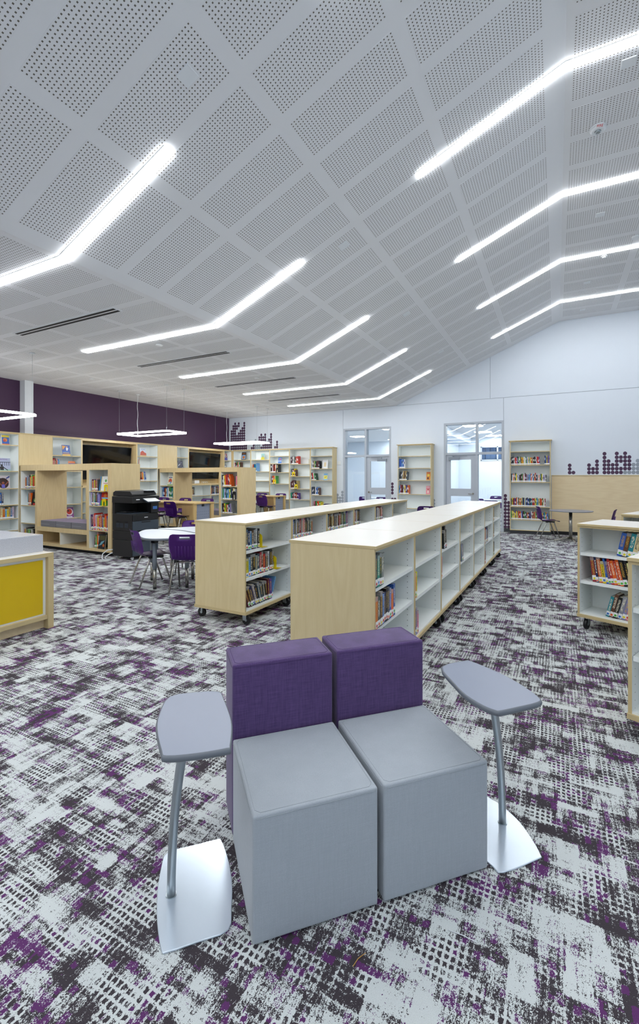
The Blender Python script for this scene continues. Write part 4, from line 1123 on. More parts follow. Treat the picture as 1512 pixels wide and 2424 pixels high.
# the full tall bookcase: two rows book by book, the two densest rows as one joined part
small_row(-1.065, 1.826, ['black', 'black', 'black', 'white', 'red', 'red', 'purple', 'black', 'green', 'white', 'black', 'yellow', 'orange', 'yellow', 'white', 'white', 'green', 'lavender', 'white', 'yellow', 'light blue', 'yellow', 'red', 'tan'] * 2, 'second shelf of full tall bookcase', umax=0.70, tr=(0.018, 0.026), hr=(0.18, 0.22), lean=-0.08)
small_row(-0.27, 1.826, ['slate', 'blue', 'yellow', 'purple', 'lavender'], 'right end, second shelf of full tall bookcase', tr=(0.02, 0.026), hr=(0.18, 0.25))
small_row(-1.065, 1.373, ['slate', 'white', 'orange', 'white', 'dark green', 'yellow', 'white', 'lavender', 'white', 'black', 'brown', 'black', 'green', 'pink', 'white', 'maroon', 'maroon', 'lavender', 'grey', 'light blue', 'light blue', 'orange', 'white', 'blue', 'tan', 'red', 'slate'] * 2, 'third shelf of full tall bookcase', umax=0.86, tr=(0.016, 0.027), hr=(0.18, 0.24))
for x0, x1, z, hr in ((-1.065, -0.24, 0.726, (0.20, 0.235)), (-1.065, -0.155, 0.38, (0.17, 0.24))):
    small_row(x0, z, 60, 'full tall bookcase', tr=(0.014, 0.025), hr=hr, umax=x1 - x0, lean=0.0 if z > 0.5 else -0.05)
tag(MB().box(-0.055, -0.018, -0.06, 0.055, 0, 0.06, M['white_plastic']).build('thermostat', None, (-6.262, YB - 0.001, 1.96), None, 0.004), 'small white wall control beside the left glazed door', 'thermostat')

# ------------------------------------------------------------------ reading nooks
def nook(y0, dep, label, which, ncush):
    r = thing('reading_nook', label, 'reading nook', (-10.41, y0, 0), 0, 'maple reading nooks')
    B = M['birch']; ZH = 1.765
    W_ = 2.975
    MB().box(0, 0, 1.64, W_, dep, ZH, B).build('header', r)
    MB().box(0, 0.06, 0, W_ - 0.06, dep - 0.05, 0.066, M['black_soft']).build('toe_kick', r)
    MB().box(0, 0, 0.066, W_, dep, 0.115, B).build('base_panel', r)
    MB().box(W_ - 0.105, 0, 0.115, W_ - 0.0, 0.02, 1.64, B).build('end_stile', r)
    MB().box(W_ - 0.03, 0.02, 0.115, W_, dep, 1.64, B, left=M['white_lam']).build('end_panel', r)
    MB().box(-0.0, 0, 0.115, 0.025, 0.34, 1.64, M['white_lam'], front=B).build('side_panel', r)
    for x0 in (0.55, 2.25):
        MB().box(x0, 0, 0.115, x0 + 0.072, dep, 1.64, B, left=M['white_lam'] if x0 < 1 else B, right=B if x0 < 1 else M['white_lam']).build('post_panel', r)
    # seat bench
    MB().box(0.622, 0, 0.365, 2.25, dep, 0.455, B).build('bench_panel', r)
    MB().box(1.39, 0.0, 0.115, 1.41, dep - 0.02, 0.365, M['white_lam'], front=B).build('divider', r)
    MB().box(0.622, dep - 0.012, 0.115, 2.25, dep, 0.365, M['white_lam']).build('back_panel', r)
    for a, b, zs in ((0.025, 0.55, (1.253, 0.891, 0.509)), (2.322, W_ - 0.03, (1.233, 0.949, 0.474) if which == 1 else (1.253, 0.898, 0.52))):
        MB().box(a, 0.33, 0.115, b, 0.342, 1.64, M['white_lam']).build('back_panel', r)
        for z in zs: MB().box(a + 0.001, 0.004, z - 0.02, b - 0.001, 0.328, z, M['white_lam'], front=M['edge']).build('shelf', r)
    for i in range(ncush[0], ncush[1]):
        w = 0.505
        x = -10.41 + 0.70 + i * 0.515
        cu = MB().box(0, 0, 0, w, dep - 0.09, 0.13, M['cushion_side'], top=M['cushion_top'])
        c_ = thing('seat_cushion', 'mauve-topped grey seat cushion in %s reading nook, %s from left' % ('near' if which == 1 else 'far', ordw(i + 1)), 'cushion', (x, y0 + 0.03, 0.456), 0, 'nook bench cushions')
        cu.build('pad', c_, bevel=0.012, seg=3)
        MB().box(0.02, -0.0015, 0.055, w - 0.2, 0.0, 0.059, M['seam_grey']).build('zip', c_)
nook(5.75, 0.66, 'maple reading nook with bench and cushions beside the copier', 1, (0, 3))
nook(9.68, 0.70, 'maple reading nook farther back beside the wooden high table', 2, (0, 3))
fn = Frame((-10.41, 5.75), 0)
gn = 'books in the near reading nook'
row(fn, 0.15, 1.253, ['orange', 'crimson', 'light blue', 'lavender', 'slate', 'black', 'orange', 'yellow', 'green', 'orange', 'red', 'crimson', 'yellow'], 'top left shelf of near nook', gn, pal=BRIGHT, tr=(0.024, 0.032), hr=(0.24, 0.31), umax=0.545, v=0.02)
row(fn, 0.22, 0.891, ['light blue', 'brown', 'orange', 'slate', 'orange'], 'second left shelf of near nook', gn, tr=(0.024, 0.03), hr=(0.26, 0.3), v=0.03)
display_book(fn, 0.355, 0.03, 0.891, 0.185, 0.28, '#121214', [('c', 0.55, 0.4, 0.2, '#5d8a4a'), ('c', 0.62, 0.34, 0.1, '#b8cf86'), ('r', 0.3, 0.02, 0.8, 0.16, '#c8342c')], 'black face-out book with green picture, second left nook shelf')
row(fn, 0.08, 0.2, ['pink', 'yellow', 'black', 'green', 'green', 'black', 'white', 'black'], 'lowest left shelf of near nook', gn, tr=(0.04, 0.05), hr=(0.16, 0.2), detail=1)
row(fn, 2.38, 1.233, ['maroon', 'orange', 'purple', 'yellow', 'crimson', 'navy', 'orange', 'slate'], 'top right shelf of near nook', gn, tr=(0.018, 0.024), hr=(0.2, 0.24), v=0.02)
display_book(fn, 2.575, 0.03, 1.233, 0.27, 0.28, '#e4e6e0', [('r', 0, 0, 0.14, 1, '#3f7fae'), ('r', 0.14, 0, 0.2, 1, '#d9b83a'), ('c', 0.62, 0.7, 0.1, '#5fa04a'), ('r', 0.4, 0.5, 0.9, 0.54, '#d26a3c')], 'white face-out book with blue edge, top right nook shelf', t=0.03)
bookend(fn, 2.80, 0.015, 1.233, 'yellow bookend on top right shelf of near nook', True, h=0.13)
row(fn, 2.36, 0.949, ['lavender', 'dark green', 'white', 'teal', 'brown', 'navy', 'blue', 'lavender'], 'second right shelf of near nook', gn, tr=(0.026, 0.032), hr=(0.22, 0.27), v=0.02)
display_book(fn, 2.615, 0.03, 0.949, 0.22, 0.255, '#c8321e', [('r', 0, 0, 1, 0.4, '#4a9a3e'), ('c', 0.5, 0.74, 0.2, '#d97a2a'), ('r', 0.08, 0.52, 0.92, 0.62, '#6fb8e0'), ('c', 0.3, 0.3, 0.12, '#e08a2c')], 'red and green face-out book, second right nook shelf')
bookend(fn, 2.74, 0.015, 0.949, 'yellow bookend on second right shelf of near nook', True, h=0.14)
row(fn, 2.35, 0.474, ['purple', 'navy', 'pink', 'red', 'white', 'red', 'yellow', 'red', 'orange', 'crimson', 'blue', 'yellow', 'red', 'orange', 'purple', 'red'], 'third right shelf of near nook', gn, tr=(0.026, 0.036), hr=(0.24, 0.33), v=0.02, lean=-0.04, umax=2.85)
row(fn, 2.38, 0.115, ['navy', 'green', 'orange', 'white', 'dark green'], 'bottom right shelf of near nook', gn, tr=(0.03, 0.04), hr=(0.24, 0.32), v=0.07)
display_book(fn, 2.56, 0.015, 0.115, 0.2, 0.28, '#2d2c2e', [('r', 0.08, 0.6, 0.92, 0.9, '#54512f'), ('t', ((0.1, 0.2), (0.4, 0.5), (0.9, 0.6), (0.5, 0.3)), '#6fa3b0'), ('c', 0.75, 0.25, 0.14, '#c8672e')], 'dark face-out book at bottom right of near nook')
fn2 = Frame((-10.41, 9.68), 0)
gn = 'books in the far reading nook'
display_book(fn2, 0.29, 0.03, 1.253, 0.2, 0.27, '#dfe0c9', [('c', 0.5, 0.5, 0.34, '#c95a3c'), ('c', 0.55, 0.3, 0.18, '#6f9ad0'), ('c', 0.4, 0.3, 0.12, '#e8e4da'), ('r', 0.15, 0.82, 0.85, 0.92, '#5a4f8c'), ('r', 0, 0, 1, 0.1, '#7fa860')], 'cream face-out picture book, top left shelf of far nook')
row(fn2, 0.09, 0.891, ['light blue', 'blue', 'brown', 'crimson', 'cream', 'light blue', 'white', 'dark green', 'green', 'dark green', 'teal'], 'second left shelf of far nook', gn, tr=(0.03, 0.042), hr=(0.26, 0.32), v=0.02, detail=1, umax=0.54)
row(fn2, 2.36, 1.253, ['black', 'white', 'yellow', 'orange', 'crimson', 'red', 'navy', 'orange', 'orange'], 'top right shelf of far nook', gn, tr=(0.028, 0.036), hr=(0.27, 0.33), lean=-0.1, v=0.02, detail=1)
row(fn2, 2.80, 1.253, ['pink', 'teal'], 'right end, top right shelf of far nook', gn, tr=(0.03, 0.06), hr=(0.26, 0.28), detail=1)
row(fn2, 2.35, 0.898, ['green', 'light blue', 'white', 'navy', 'teal', 'light blue', 'light blue', 'yellow', 'green', 'navy', 'black', 'cream', 'white'], 'second right shelf of far nook', gn, tr=(0.028, 0.038), hr=(0.26, 0.31), v=0.03, detail=1, umax=2.9)
bookend(fn2, 2.76, 0.012, 0.898, 'black bookend on second right shelf of far nook', True, M['black'], h=0.22)
row(fn2, 2.36, 0.52, ['black', 'brown', 'yellow', 'green', 'orange', 'white', 'navy', 'lavender', 'grey'], 'third right shelf of far nook', gn, tr=(0.03, 0.042), hr=(0.22, 0.28), v=0.02, lean=-0.1, detail=1, umax=2.86)

# ------------------------------------------------------------------ copier
def copier():
    r = thing('photocopier', 'tall black multifunction photocopier at the end of near reading nook', 'photocopier', (-6.985, 5.62, 0), 0)
    # local x: side to front (+x front), y depth away from viewer
    K, Gy, BK = M['copier_black'], M['copier_grey'], M['black']
    X0, X1, D = -0.255, 0.265, 0.60
    MB().box(X0, 0, 0.06, X1 - 0.01, D, 0.36, K).build('lower_cabinet', r, bevel=0.006)
    MB().box(X0, 0.0, 0.365, X1 - 0.01, D, 0.52, K).build('paper_bank', r, bevel=0.006)
    MB().box(X0, 0.0, 0.525, X1 - 0.01, D, 0.83, K).build('engine_body', r, bevel=0.006)
    for a, b in ((0.08, 0.355), (0.37, 0.515), (0.53, 0.70)):
        dr = MB().box(X1 - 0.012, 0.012, a, X1 + 0.012, D - 0.012, b, Gy).build('drawer', r, bevel=0.004)
        MB().box(X1 + 0.012, 0.2, b - 0.03, X1 + 0.016, D - 0.2, b - 0.012, BK).build('handle', dr)
    MB().box(X1 - 0.012, 0.01, 0.705, X1 + 0.014, D - 0.01, 0.815, BK).build('front_cover', r, bevel=0.004)
    MB().box(X1 + 0.0142, 0.26, 0.755, X1 + 0.0152, 0.34, 0.768, M['label']).build('badge', r)
    MB().box(X0, 0.50, 0.83, X1 - 0.02, D, 1.12, BK).build('rear_column', r)
    MB().box(X0, 0.0, 0.83, X0 + 0.06, 0.5, 1.12, K).build('left_column', r)
    ft = MB().box(X1 - 0.09, 0.42, 0.83, X1 + 0.012, D, 1.10, BK).build('front_column', r, bevel=0.004)
    MB().box(X1 + 0.0125, 0.46, 0.90, X1 + 0.0135, 0.56, 0.955, pmat('#4a80c8')).build('sticker', ft)
    MB().box(X0 + 0.06, 0.03, 0.832, X1 - 0.05, 0.48, 0.845, M['copier_grey']).build('output_tray', r)
    MB().box(X0 + 0.1, 0.06, 0.846, X0 + 0.3, 0.4, 0.87, BK).build('tray_hump', r, bevel=0.008)
    MB().box(X0 - 0.005, -0.01, 1.03, X1 + 0.02, D + 0.01, 1.15, K, right=BK).build('scanner_body', r, bevel=0.008)
    MB().box(X1 + 0.0205, 0.07, 1.085, X1 + 0.0215, 0.15, 1.10, M['label']).build('badge', r)
    lid = MB()
    n0 = [(X0 + 0.01, 1.155), (X1 + 0.0, 1.155), (X1 + 0.0, 1.19), (X1 - 0.06, 1.245), (X0 + 0.07, 1.25), (X0 + 0.01, 1.22)]
    b0 = len(lid.v); k = len(n0)
    lid.v += [(p[0], 0.0, p[1]) for p in n0] + [(p[0], D - 0.05, p[1] + 0.01) for p in n0]
    lid.f.append(tuple(range(k))); lid.f.append(tuple(k + i for i in reversed(range(k)))); lid.mi += [lid.mid(K)] * 2; lid.sm += [False] * 2
    for i in range(k):
        j = (i + 1) % k
        lid.f.append((i, k + i, k + j, j)); lid.mi.append(lid.mid(BK)); lid.sm.append(False)
    lid.build('document_feeder', r, bevel=0.008)
    MB().box(X1 - 0.06, 0.30, 1.25, X1 + 0.03, 0.56, 1.262, M['white_plastic']).build('feed_tray', r)
    cp = MB().box(-0.0, -0.15, -0.012, 0.15, 0.15, 0.012, Gy, top=M['label']).build('control_panel', r, (X1 + 0.02, 0.36, 1.10), (0, R(22), 0), 0.004)
    for x, z in ((X0 + 0.14, 0), (X0 + 0.38, 0)):
        MB().box(x - 0.03, -0.0015, 0.675, x + 0.03, 0.0, 0.705, M['black']).build('grip', r)
    for x in (X0 + 0.10, X0 + 0.20, X0 + 0.33):
        v = MB()
        for q in range(7): v.box(x, -0.003, 0.585 + q * 0.012, x + 0.085, 0.0, 0.591 + q * 0.012, M['copier_grey'])
        v.build('vent', r)
    for x in (X0 + 0.06, X1 - 0.07):
        for y in (0.06, D - 0.06):
            MB().disc((x - 0.012, y, 0.03), 0.029, 0.024, M['white_plastic'], 12, 'x').disc((x - 0.02, y, 0.045), 0.012, 0.04, M['white_plastic'], 8, 'x').build('caster', r)
    cb = MB().tube([(-7.20, 5.70, 0.12), (-7.26, 5.60, 0.10), (-7.33, 5.56, 0.05), (-7.34, 5.54, 0.015), (-7.27, 5.50, 0.011), (-7.17, 5.50, 0.011), (-7.13, 5.56, 0.02)], 0.009, M['white_plastic'])
    cb.tube([(-7.22, 5.64, 0.17), (-7.30, 5.56, 0.16), (-7.38, 5.52, 0.09), (-7.37, 5.50, 0.02), (-7.29, 5.45, 0.011), (-7.21, 5.44, 0.011)], 0.009, M['white_plastic'])
    tag(cb.build('power_cable'), 'looped white power cable on carpet by the copier', 'cable')
copier()

# ------------------------------------------------------------------ chairs
def make_chair(seat, label):
    """faces +y, origin on the floor under the seat"""
    r = thing('school_chair', label, 'chair')
    prof = [(0.215, -0.028), (0.205, -0.008), (0.17, 0.002), (0.09, -0.004), (0.0, -0.010), (-0.08, -0.012), (-0.145, -0.004), (-0.185, 0.022), (-0.205, 0.065), (-0.216, 0.115), (-0.226, 0.165), (-0.236, 0.215), (-0.246, 0.262), (-0.254, 0.295), (-0.262, 0.330), (-0.270, 0.352), (-0.282, 0.366)]
    wid = [0.36, 0.40, 0.425, 0.44, 0.43, 0.40, 0.375, 0.37, 0.385, 0.41, 0.425, 0.43, 0.425, 0.42, 0.40, 0.37, 0.30]
    us = [-0.5, -0.46, -0.38, -0.27, -0.155, -0.135, -0.05, 0.05, 0.135, 0.155, 0.27, 0.38, 0.46, 0.5]
    bm = bmesh.new(); g_ = []
    for (y, z), w in zip(prof, wid):
        rowv = []
        for u in us:
            c_ = (2 * abs(u)) ** 2
            seatf = 1.0 if z < 0.03 else 0.0
            dz = c_ * (0.012 if seatf else 0.0)
            dy = c_ * (0.0 if seatf else 0.035)
            rowv.append(bm.verts.new((u * w, y + dy, seat + (z if z < 0.1 else 0.1 + (z - 0.1) * 0.91) + dz)))
        g_.append(rowv)
    for i in range(len(prof) - 1):
        for j in range(len(us) - 1):
            if i == 13 and 4 <= j <= 8: continue
            bm.faces.new((g_[i][j], g_[i][j + 1], g_[i + 1][j + 1], g_[i + 1][j]))
    for f_ in bm.faces: f_.smooth = True
    # thickness
    geom = bmesh.ops.solidify(bm, geom=bm.faces[:], thickness=0.008)
    bmesh.ops.recalc_face_normals(bm, faces=bm.faces[:])
    me = bpy.data.meshes.new('shell'); bm.to_mesh(me); bm.free(); me.materials.append(M['chair'])
    for p in me.polygons: p.use_smooth = True
    link_mesh('shell', me, r)
    rb = MB()
    for x in (-0.12, -0.08, -0.04, 0.0, 0.04, 0.08, 0.12):
        rb.tube([(x, -0.222, seat + 0.05), (x, -0.232, seat + 0.12), (x, -0.242, seat + 0.19)], 0.0035, M['chair'], 5)
    rb.build('back_ribs', r)
    for sx in (-1, 1):
        MB().tube([(sx * 0.165, 0.05, seat - 0.028), (sx * 0.185, 0.09, seat - 0.05), (sx * 0.20, 0.215, 0.02)], 0.0115, M['chrome']).build('leg', r)
        MB().tube([(sx * 0.165, -0.05, seat - 0.028), (sx * 0.185, -0.09, seat - 0.05), (sx * 0.205, -0.235, 0.02)], 0.0115, M['chrome']).build('leg', r)
        for y in (0.215, -0.235):
            MB().disc((sx * 0.20, y, 0.0), 0.017, 0.022, M['steel'], 10, 'z').build('glide', r)
        MB().box(sx * 0.165 - 0.016, -0.10, seat - 0.036, sx * 0.165 + 0.016, 0.10, seat - 0.006, M['black']).build('bracket', r)
    MB().tube([(-0.17, -0.06, seat - 0.035), (0.17, -0.06, seat - 0.035)], 0.010, M['chrome']).build('stretcher', r)
    return r
ch0 = make_chair(0.45, 'x'); ch1 = make_chair(0.62, 'x'); cu = {0: False, 1: False}
def chair(x, y, face, label, group, tall=False):
    k = 1 if tall else 0; src = ch1 if tall else ch0
    if not cu[k]:
        cu[k] = True; o = src; o.location = (x, y, 0); o.rotation_euler = (0, 0, R(face - 90)); o['label'] = label; o['group'] = group
        return o
    return dup(src, (x, y, 0), R(face - 90), label, group)
gt = 'purple chairs around the white tables'
chair(-4.93, 4.45, 66, 'purple school chair seen from its side left of the white tables', gt)
chair(-4.20, 4.42, 118, 'purple school chair with back to camera by the rolling bookcase', gt)
chair(-5.12, 5.42, 300, 'purple school chair behind the white tables facing the camera', gt)
gh = 'tall purple chairs at the wooden high tables'
for x, nm in ((-9.25, 'left'), (-8.48, 'middle'), (-7.74, 'right')):
    chair(x, 8.52, 270, 'tall purple chair across the nearer wooden table, %s of three' % nm, gh, True)
for x, nm in ((-8.3, 'left, beside the copier'), (-7.58, 'right, back to camera')):
    chair(x, 7.58, 84, 'tall purple chair in front of nearer wooden table, %s' % nm, gh, True)
for x, nm in ((-8.80, 'left'), (-8.05, 'right')):
    chair(x, 12.42, 270, 'tall purple chair across the farther wooden table, %s one' % nm, gh, True)
chair(-7.82, 11.45, 84, 'tall purple chair in front of the farther wooden table', gh, True)
chair(-2.80, 10.70, 270, 'purple school chair beyond the left rolling bookcases facing camera', 'purple chairs beyond the islands')
chair(-3.25, 10.25, 330, 'purple school chair beyond the left rolling bookcases seen side-on', 'purple chairs beyond the islands')
chair(-5.3, 10.5, 270, 'purple school chair barely showing over the left bookcase tops', 'purple chairs beyond the islands')
chair(-0.17, 12.33, 15, 'purple school chair left of the round cafe table', 'purple chairs at the cafe table')
chair(0.90, 11.75, 170, 'purple school chair right of the round cafe table', 'purple chairs at the cafe table')

# ------------------------------------------------------------------ white cluster tables
def cluster_table(poly, legs, label, h=0.72):
    cx_ = sum(p[0] for p in poly) / len(poly); cy_ = sum(p[1] for p in poly) / len(poly)
    r = thing('cluster_table', label, 'table', (cx_, cy_, 0), 0, 'white cluster tables')
    pl = smooth_poly([(p[0] - cx_, p[1] - cy_) for p in poly], 5)
    MB().prism(pl, h - 0.03, h - 0.002, M['table_edge'], smooth=True).build('table_edge', r)
    pl2 = [(p[0] * 0.985, p[1] * 0.985) for p in pl]
    MB().prism(pl2, h - 0.002, h, M['table_white']).build('table_top', r)
    for x, y in legs:
        x -= cx_; y -= cy_
        lg = MB().tube([(x, y, 0.27), (x, y, h - 0.10)], 0.029, M['leg_grey'], 14).build('leg', r)
        MB().tube([(x, y, 0.035), (x, y, 0.27)], 0.024, M['chrome'], 12).build('chrome_insert', lg)
        MB().disc((x, y, 0), 0.022, 0.035, M['black'], 12, 'z').build('foot', lg)
        MB().box(x - 0.032, y - 0.032, h - 0.10, x + 0.032, y + 0.032, h - 0.03, M['black']).build('leg_socket', lg)
cluster_table([(-5.41, 4.76), (-5.34, 4.87), (-5.18, 4.935), (-4.83, 4.905), (-4.46, 4.785), (-4.12, 4.66), (-4.10, 4.52), (-4.25, 4.36), (-4.42, 4.19), (-4.58, 4.10), (-4.75, 4.13), (-5.02, 4.30), (-5.27, 4.53)],
              [(-4.762, 4.347), (-5.20, 4.70), (-4.45, 4.62)], 'white petal-shaped table, front one of the cluster by the copier')
cluster_table([(-5.37, 4.97), (-5.24, 5.17), (-5.07, 5.40), (-4.75, 5.52), (-4.35, 5.42), (-4.10, 5.15), (-4.16, 4.82), (-4.46, 4.83), (-4.83, 4.95), (-5.18, 4.985)],
              [(-5.20, 5.08), (-4.45, 5.25), (-4.75, 5.05)], 'white petal-shaped table, rear one of the cluster by the copier')

# ------------------------------------------------------------------ high tables with pegboard ends
def high_table(x0, x1, y0, y1, label):
    h = 0.915
    r = thing('high_table', label, 'table', ((x0 + x1) / 2, (y0 + y1) / 2, 0), 0, 'wooden high tables')
    a, b = (x1 - x0) / 2, (y1 - y0) / 2
    MB().box(-a, -b, h - 0.03, a, b, h, M['wood_gold'], top=M['wood_top']).build('table_top', r, bevel=0.003, seg=1)
    for s in (-1, 1):
        for t_ in (-1, 1):
            w = 0.12 if s > 0 else 0.12
            xx = s * (a - 0.04)
            yy = t_ * (b - 0.05)
            # tapered end legs
            q = MB(); p0 = [(-0.02, -0.055), (0.02, -0.055), (0.02, 0.055), (-0.02, 0.055)]
            bb = len(q.v)
            q.v += [(xx + p[0], yy + p[1] * 1.0, h - 0.03) for p in p0] + [(xx + p[0], yy + p[1] * 0.55, 0.0) for p in p0]
            q.f += [(0, 1, 2, 3), (7, 6, 5, 4), (0, 4, 5, 1), (1, 5, 6, 2), (2, 6, 7, 3), (3, 7, 4, 0)]; q.mi += [q.mid(M['wood_gold'])] * 6; q.sm += [False] * 6
            q.build('leg', r)
            MB().box(xx - s * 0.02, t_ * b - t_ * 0.03, 0.05, xx - s * 0.36, t_ * b - t_ * 0.055, h - 0.03, M['wood_gold']).build('side_board', r)
        pg = MB().box(s * (a - 0.055), -b + 0.105, 0.08, s * (a - 0.065), b - 0.105, h - 0.03, M['grey_lam']).build('peg_panel', r)
        hl = MB()
        if s > 0:
            for i in range(7):
                for j in range(9):
                    y = -b + 0.15 + i * (2 * b - 0.30) / 6
                    hl.box(s * (a - 0.055), y - 0.005, 0.18 + j * 0.065, s * (a - 0.0545), y + 0.005, 0.19 + j * 0.065, M['black'])
            hl.build('peg_holes', pg)
            MB().box(a - 0.055, -0.035, h - 0.09, a - 0.045, 0.035, h - 0.035, M['black']).build('cable_port', pg)
    MB().box(-a + 0.05, -b + 0.05, h - 0.13, a - 0.05, -b + 0.075, h - 0.03, M['wood_gold']).build('apron', r)
    MB().box(-a + 0.05, b - 0.075, h - 0.13, a - 0.05, b - 0.05, h - 0.03, M['wood_gold']).build('apron', r)
high_table(-9.6, -7.18, 7.68, 8.36, 'golden wood high table with grey pegboard end near the copier')
high_table(-9.6, -7.62, 11.60, 12.28, 'golden wood high table with grey pegboard end by back shelves')

# ------------------------------------------------------------------ round cafe table
r = thing('cafe_table', 'round grey-topped pedestal cafe table by the wood wall panel', 'table', (0.30, 12.12, 0))
tp = MB().disc((0, 0, 0.70), 0.455, 0.012, M['grey_edge'], 48, 'z', 0.465); tp.disc((0, 0, 0.712), 0.465, 0.006, M['grey_lam'], 48, 'z', 0.46); tp.build('table_top', r)
MB().tube([(0, 0, 0.05), (0, 0, 0.70)], 0.036, M['chrome'], 16).build('column', r)
for k in range(4):
    a = R(15 + 90 * k); ca, sa = math.cos(a), math.sin(a)
    MB().tube([(0.03 * ca, 0.03 * sa, 0.07), (0.18 * ca, 0.18 * sa, 0.05), (0.36 * ca, 0.36 * sa, 0.012)], [0.026, 0.02, 0.012], M['chrome'], 8).build('foot', r)
MB().disc((0, 0, 0.685), 0.13, 0.015, M['black'], 16, 'z').build('mount_plate', r)

# ------------------------------------------------------------------ service desk at left
r = thing('service_desk', 'maple service desk end with yellow panel and quartz counter', 'desk', (-4.455, 2.781, 0))
Y0 = -1.9
MB().box(-2.6, Y0, 0.71, 0, 0, 0.75, M['edge'], top=M['white_top']).build('desk_top', r, bevel=0.002, seg=1)
MB().box(-2.6, -0.055, 0.0, 0, 0, 0.71, M['edge'], back=M['wood']).build('end_panel', r)
MB().box(-0.06, Y0, 0.095, -0.012, -0.055, 0.132, M['edge']).build('lower_rail', r)
MB().box(-0.10, Y0, 0.0, -0.075, -0.055, 0.095, M['wood_x']).build('kick_board', r)
MB().box(-0.08, Y0, 0.132, -0.045, -0.055, 0.71, M['white_lam']).build('panel_frame', r)
MB().box(-0.045, Y0, 0.15, -0.038, -0.085, 0.68, M['yellow']).build('yellow_panel', r)
MB().box(-2.0, Y0, 0.75, -0.15, 0.015 - 0.03, 0.92, M['quartz']).build('quartz_counter', r, bevel=0.003)

# ------------------------------------------------------------------ seats in the foreground
SO = Vector((-0.855, 1.176)); SA = R(46.25)
def soft_box(name, w, d, h, m, parent, bev=0.02, bulge=0.006, taper=None, z0=0.0):
    bm = bmesh.new()
    bmesh.ops.create_cube(bm, size=1.0)
    bmesh.ops.bevel(bm, geom=bm.edges[:], offset=bev, segments=3, profile=0.5, affect='EDGES')
    bm.free()
    bm = bmesh.new()
    n_ = 10
    bmesh.ops.create_cube(bm, size=1.0)
    for v in bm.verts: v.co = Vector(((v.co.x + 0.5) * w, (v.co.y + 0.5) * d, (v.co.z + 0.5) * h))
    bmesh.ops.bevel(bm, geom=bm.edges[:], offset=bev, segments=4, profile=0.6, affect='EDGES')
    bmesh.ops.subdivide_edges(bm, edges=[e for e in bm.edges if e.calc_length() > 0.1], cuts=9, use_grid_fill=True)
    for v in bm.verts:
        x, y, z = v.co.x / w, v.co.y / d, v.co.z / h
        fx = max(0, 1 - (2 * x - 1) ** 2); fy = max(0, 1 - (2 * y - 1) ** 2); fz = max(0, 1 - (2 * z - 1) ** 2)
        if z > 0.97: v.co.z += bulge * 1.2 * fx * fy
        if x < 0.03: v.co.x -= bulge * fy * fz
        if x > 0.97: v.co.x += bulge * fy * fz
        if y < 0.03: v.co.y -= bulge * fx * fz
        if y > 0.97: v.co.y += bulge * fx * fz
        if taper:
            v.co.y += taper(z) * (1 - y)
        v.co.z += z0
    for f_ in bm.faces: f_.smooth = True
    me = bpy.data.meshes.new(name); bm.to_mesh(me); bm.free(); me.materials.append(m)
    return link_mesh(name, me, parent)
def rim(w, d, z, off, inset, m, parent, r=0.0011):
    pts = []
    c_ = 0.016; i = inset
    for (x, y) in ((i + c_, i), (w - i - c_, i), (w - i, i + c_), (w - i, d - i - c_), (w - i - c_, d - i), (i + c_, d - i), (i, d - i - c_), (i, i + c_), (i + c_, i)):
        pts.append((x, y + off, z))
    MB().tube(pts, r, m, 5, False).build('seam', parent)
def seat(du, label, w):
    p = SO + Vector((math.cos(SA), math.sin(SA))) * du
    r_ = thing('cube_seat', label, 'seat', (p.x, p.y, 0), SA, 'modular lounge cubes')
    soft_box('upholstery', w, 0.452, 0.41, M['grey_fabric'], r_, 0.009, 0.003, None, 0.008)
    rim(w, 0.452, 0.4188, 0, 0.012, M['seam_grey'], r_, 0.0008); rim(w, 0.452, 0.408, 0, -0.0012, M['seam_grey'], r_, 0.0008)
    MB().box(0.03, 0.03, 0, w - 0.03, 0.42, 0.012, M['black_soft']).build('base', r_)
def backrest(du, label, w, dv):
    p = SO + Vector((math.cos(SA), math.sin(SA))) * du + Vector((-math.sin(SA), math.cos(SA))) * dv
    r_ = thing('back_block', label, 'seat back', (p.x, p.y, 0), SA, 'modular lounge backs')
    soft_box('upholstery', w, 0.215, 0.71, M['purple_fabric'], r_, 0.010, 0.003, None, 0.008)
    rim(w, 0.215, 0.7188, 0, 0.013, M['seam_purple'], r_, 0.0008); rim(w, 0.215, 0.706, 0, -0.0012, M['seam_purple'], r_, 0.0008)
    MB().box(0.03, 0.03, 0, w - 0.03, 0.19, 0.012, M['black_soft']).build('base', r_)
seat(0.0, 'light grey upholstered cube seat, left of the pair in front', 0.440)
seat(0.463, 'light grey upholstered cube seat, right of the pair in front', 0.440)
backrest(0.0, 'purple upholstered back block behind the left grey cube', 0.442, 0.462)
backrest(0.466, 'purple upholstered back block behind the right grey cube', 0.442, 0.468)

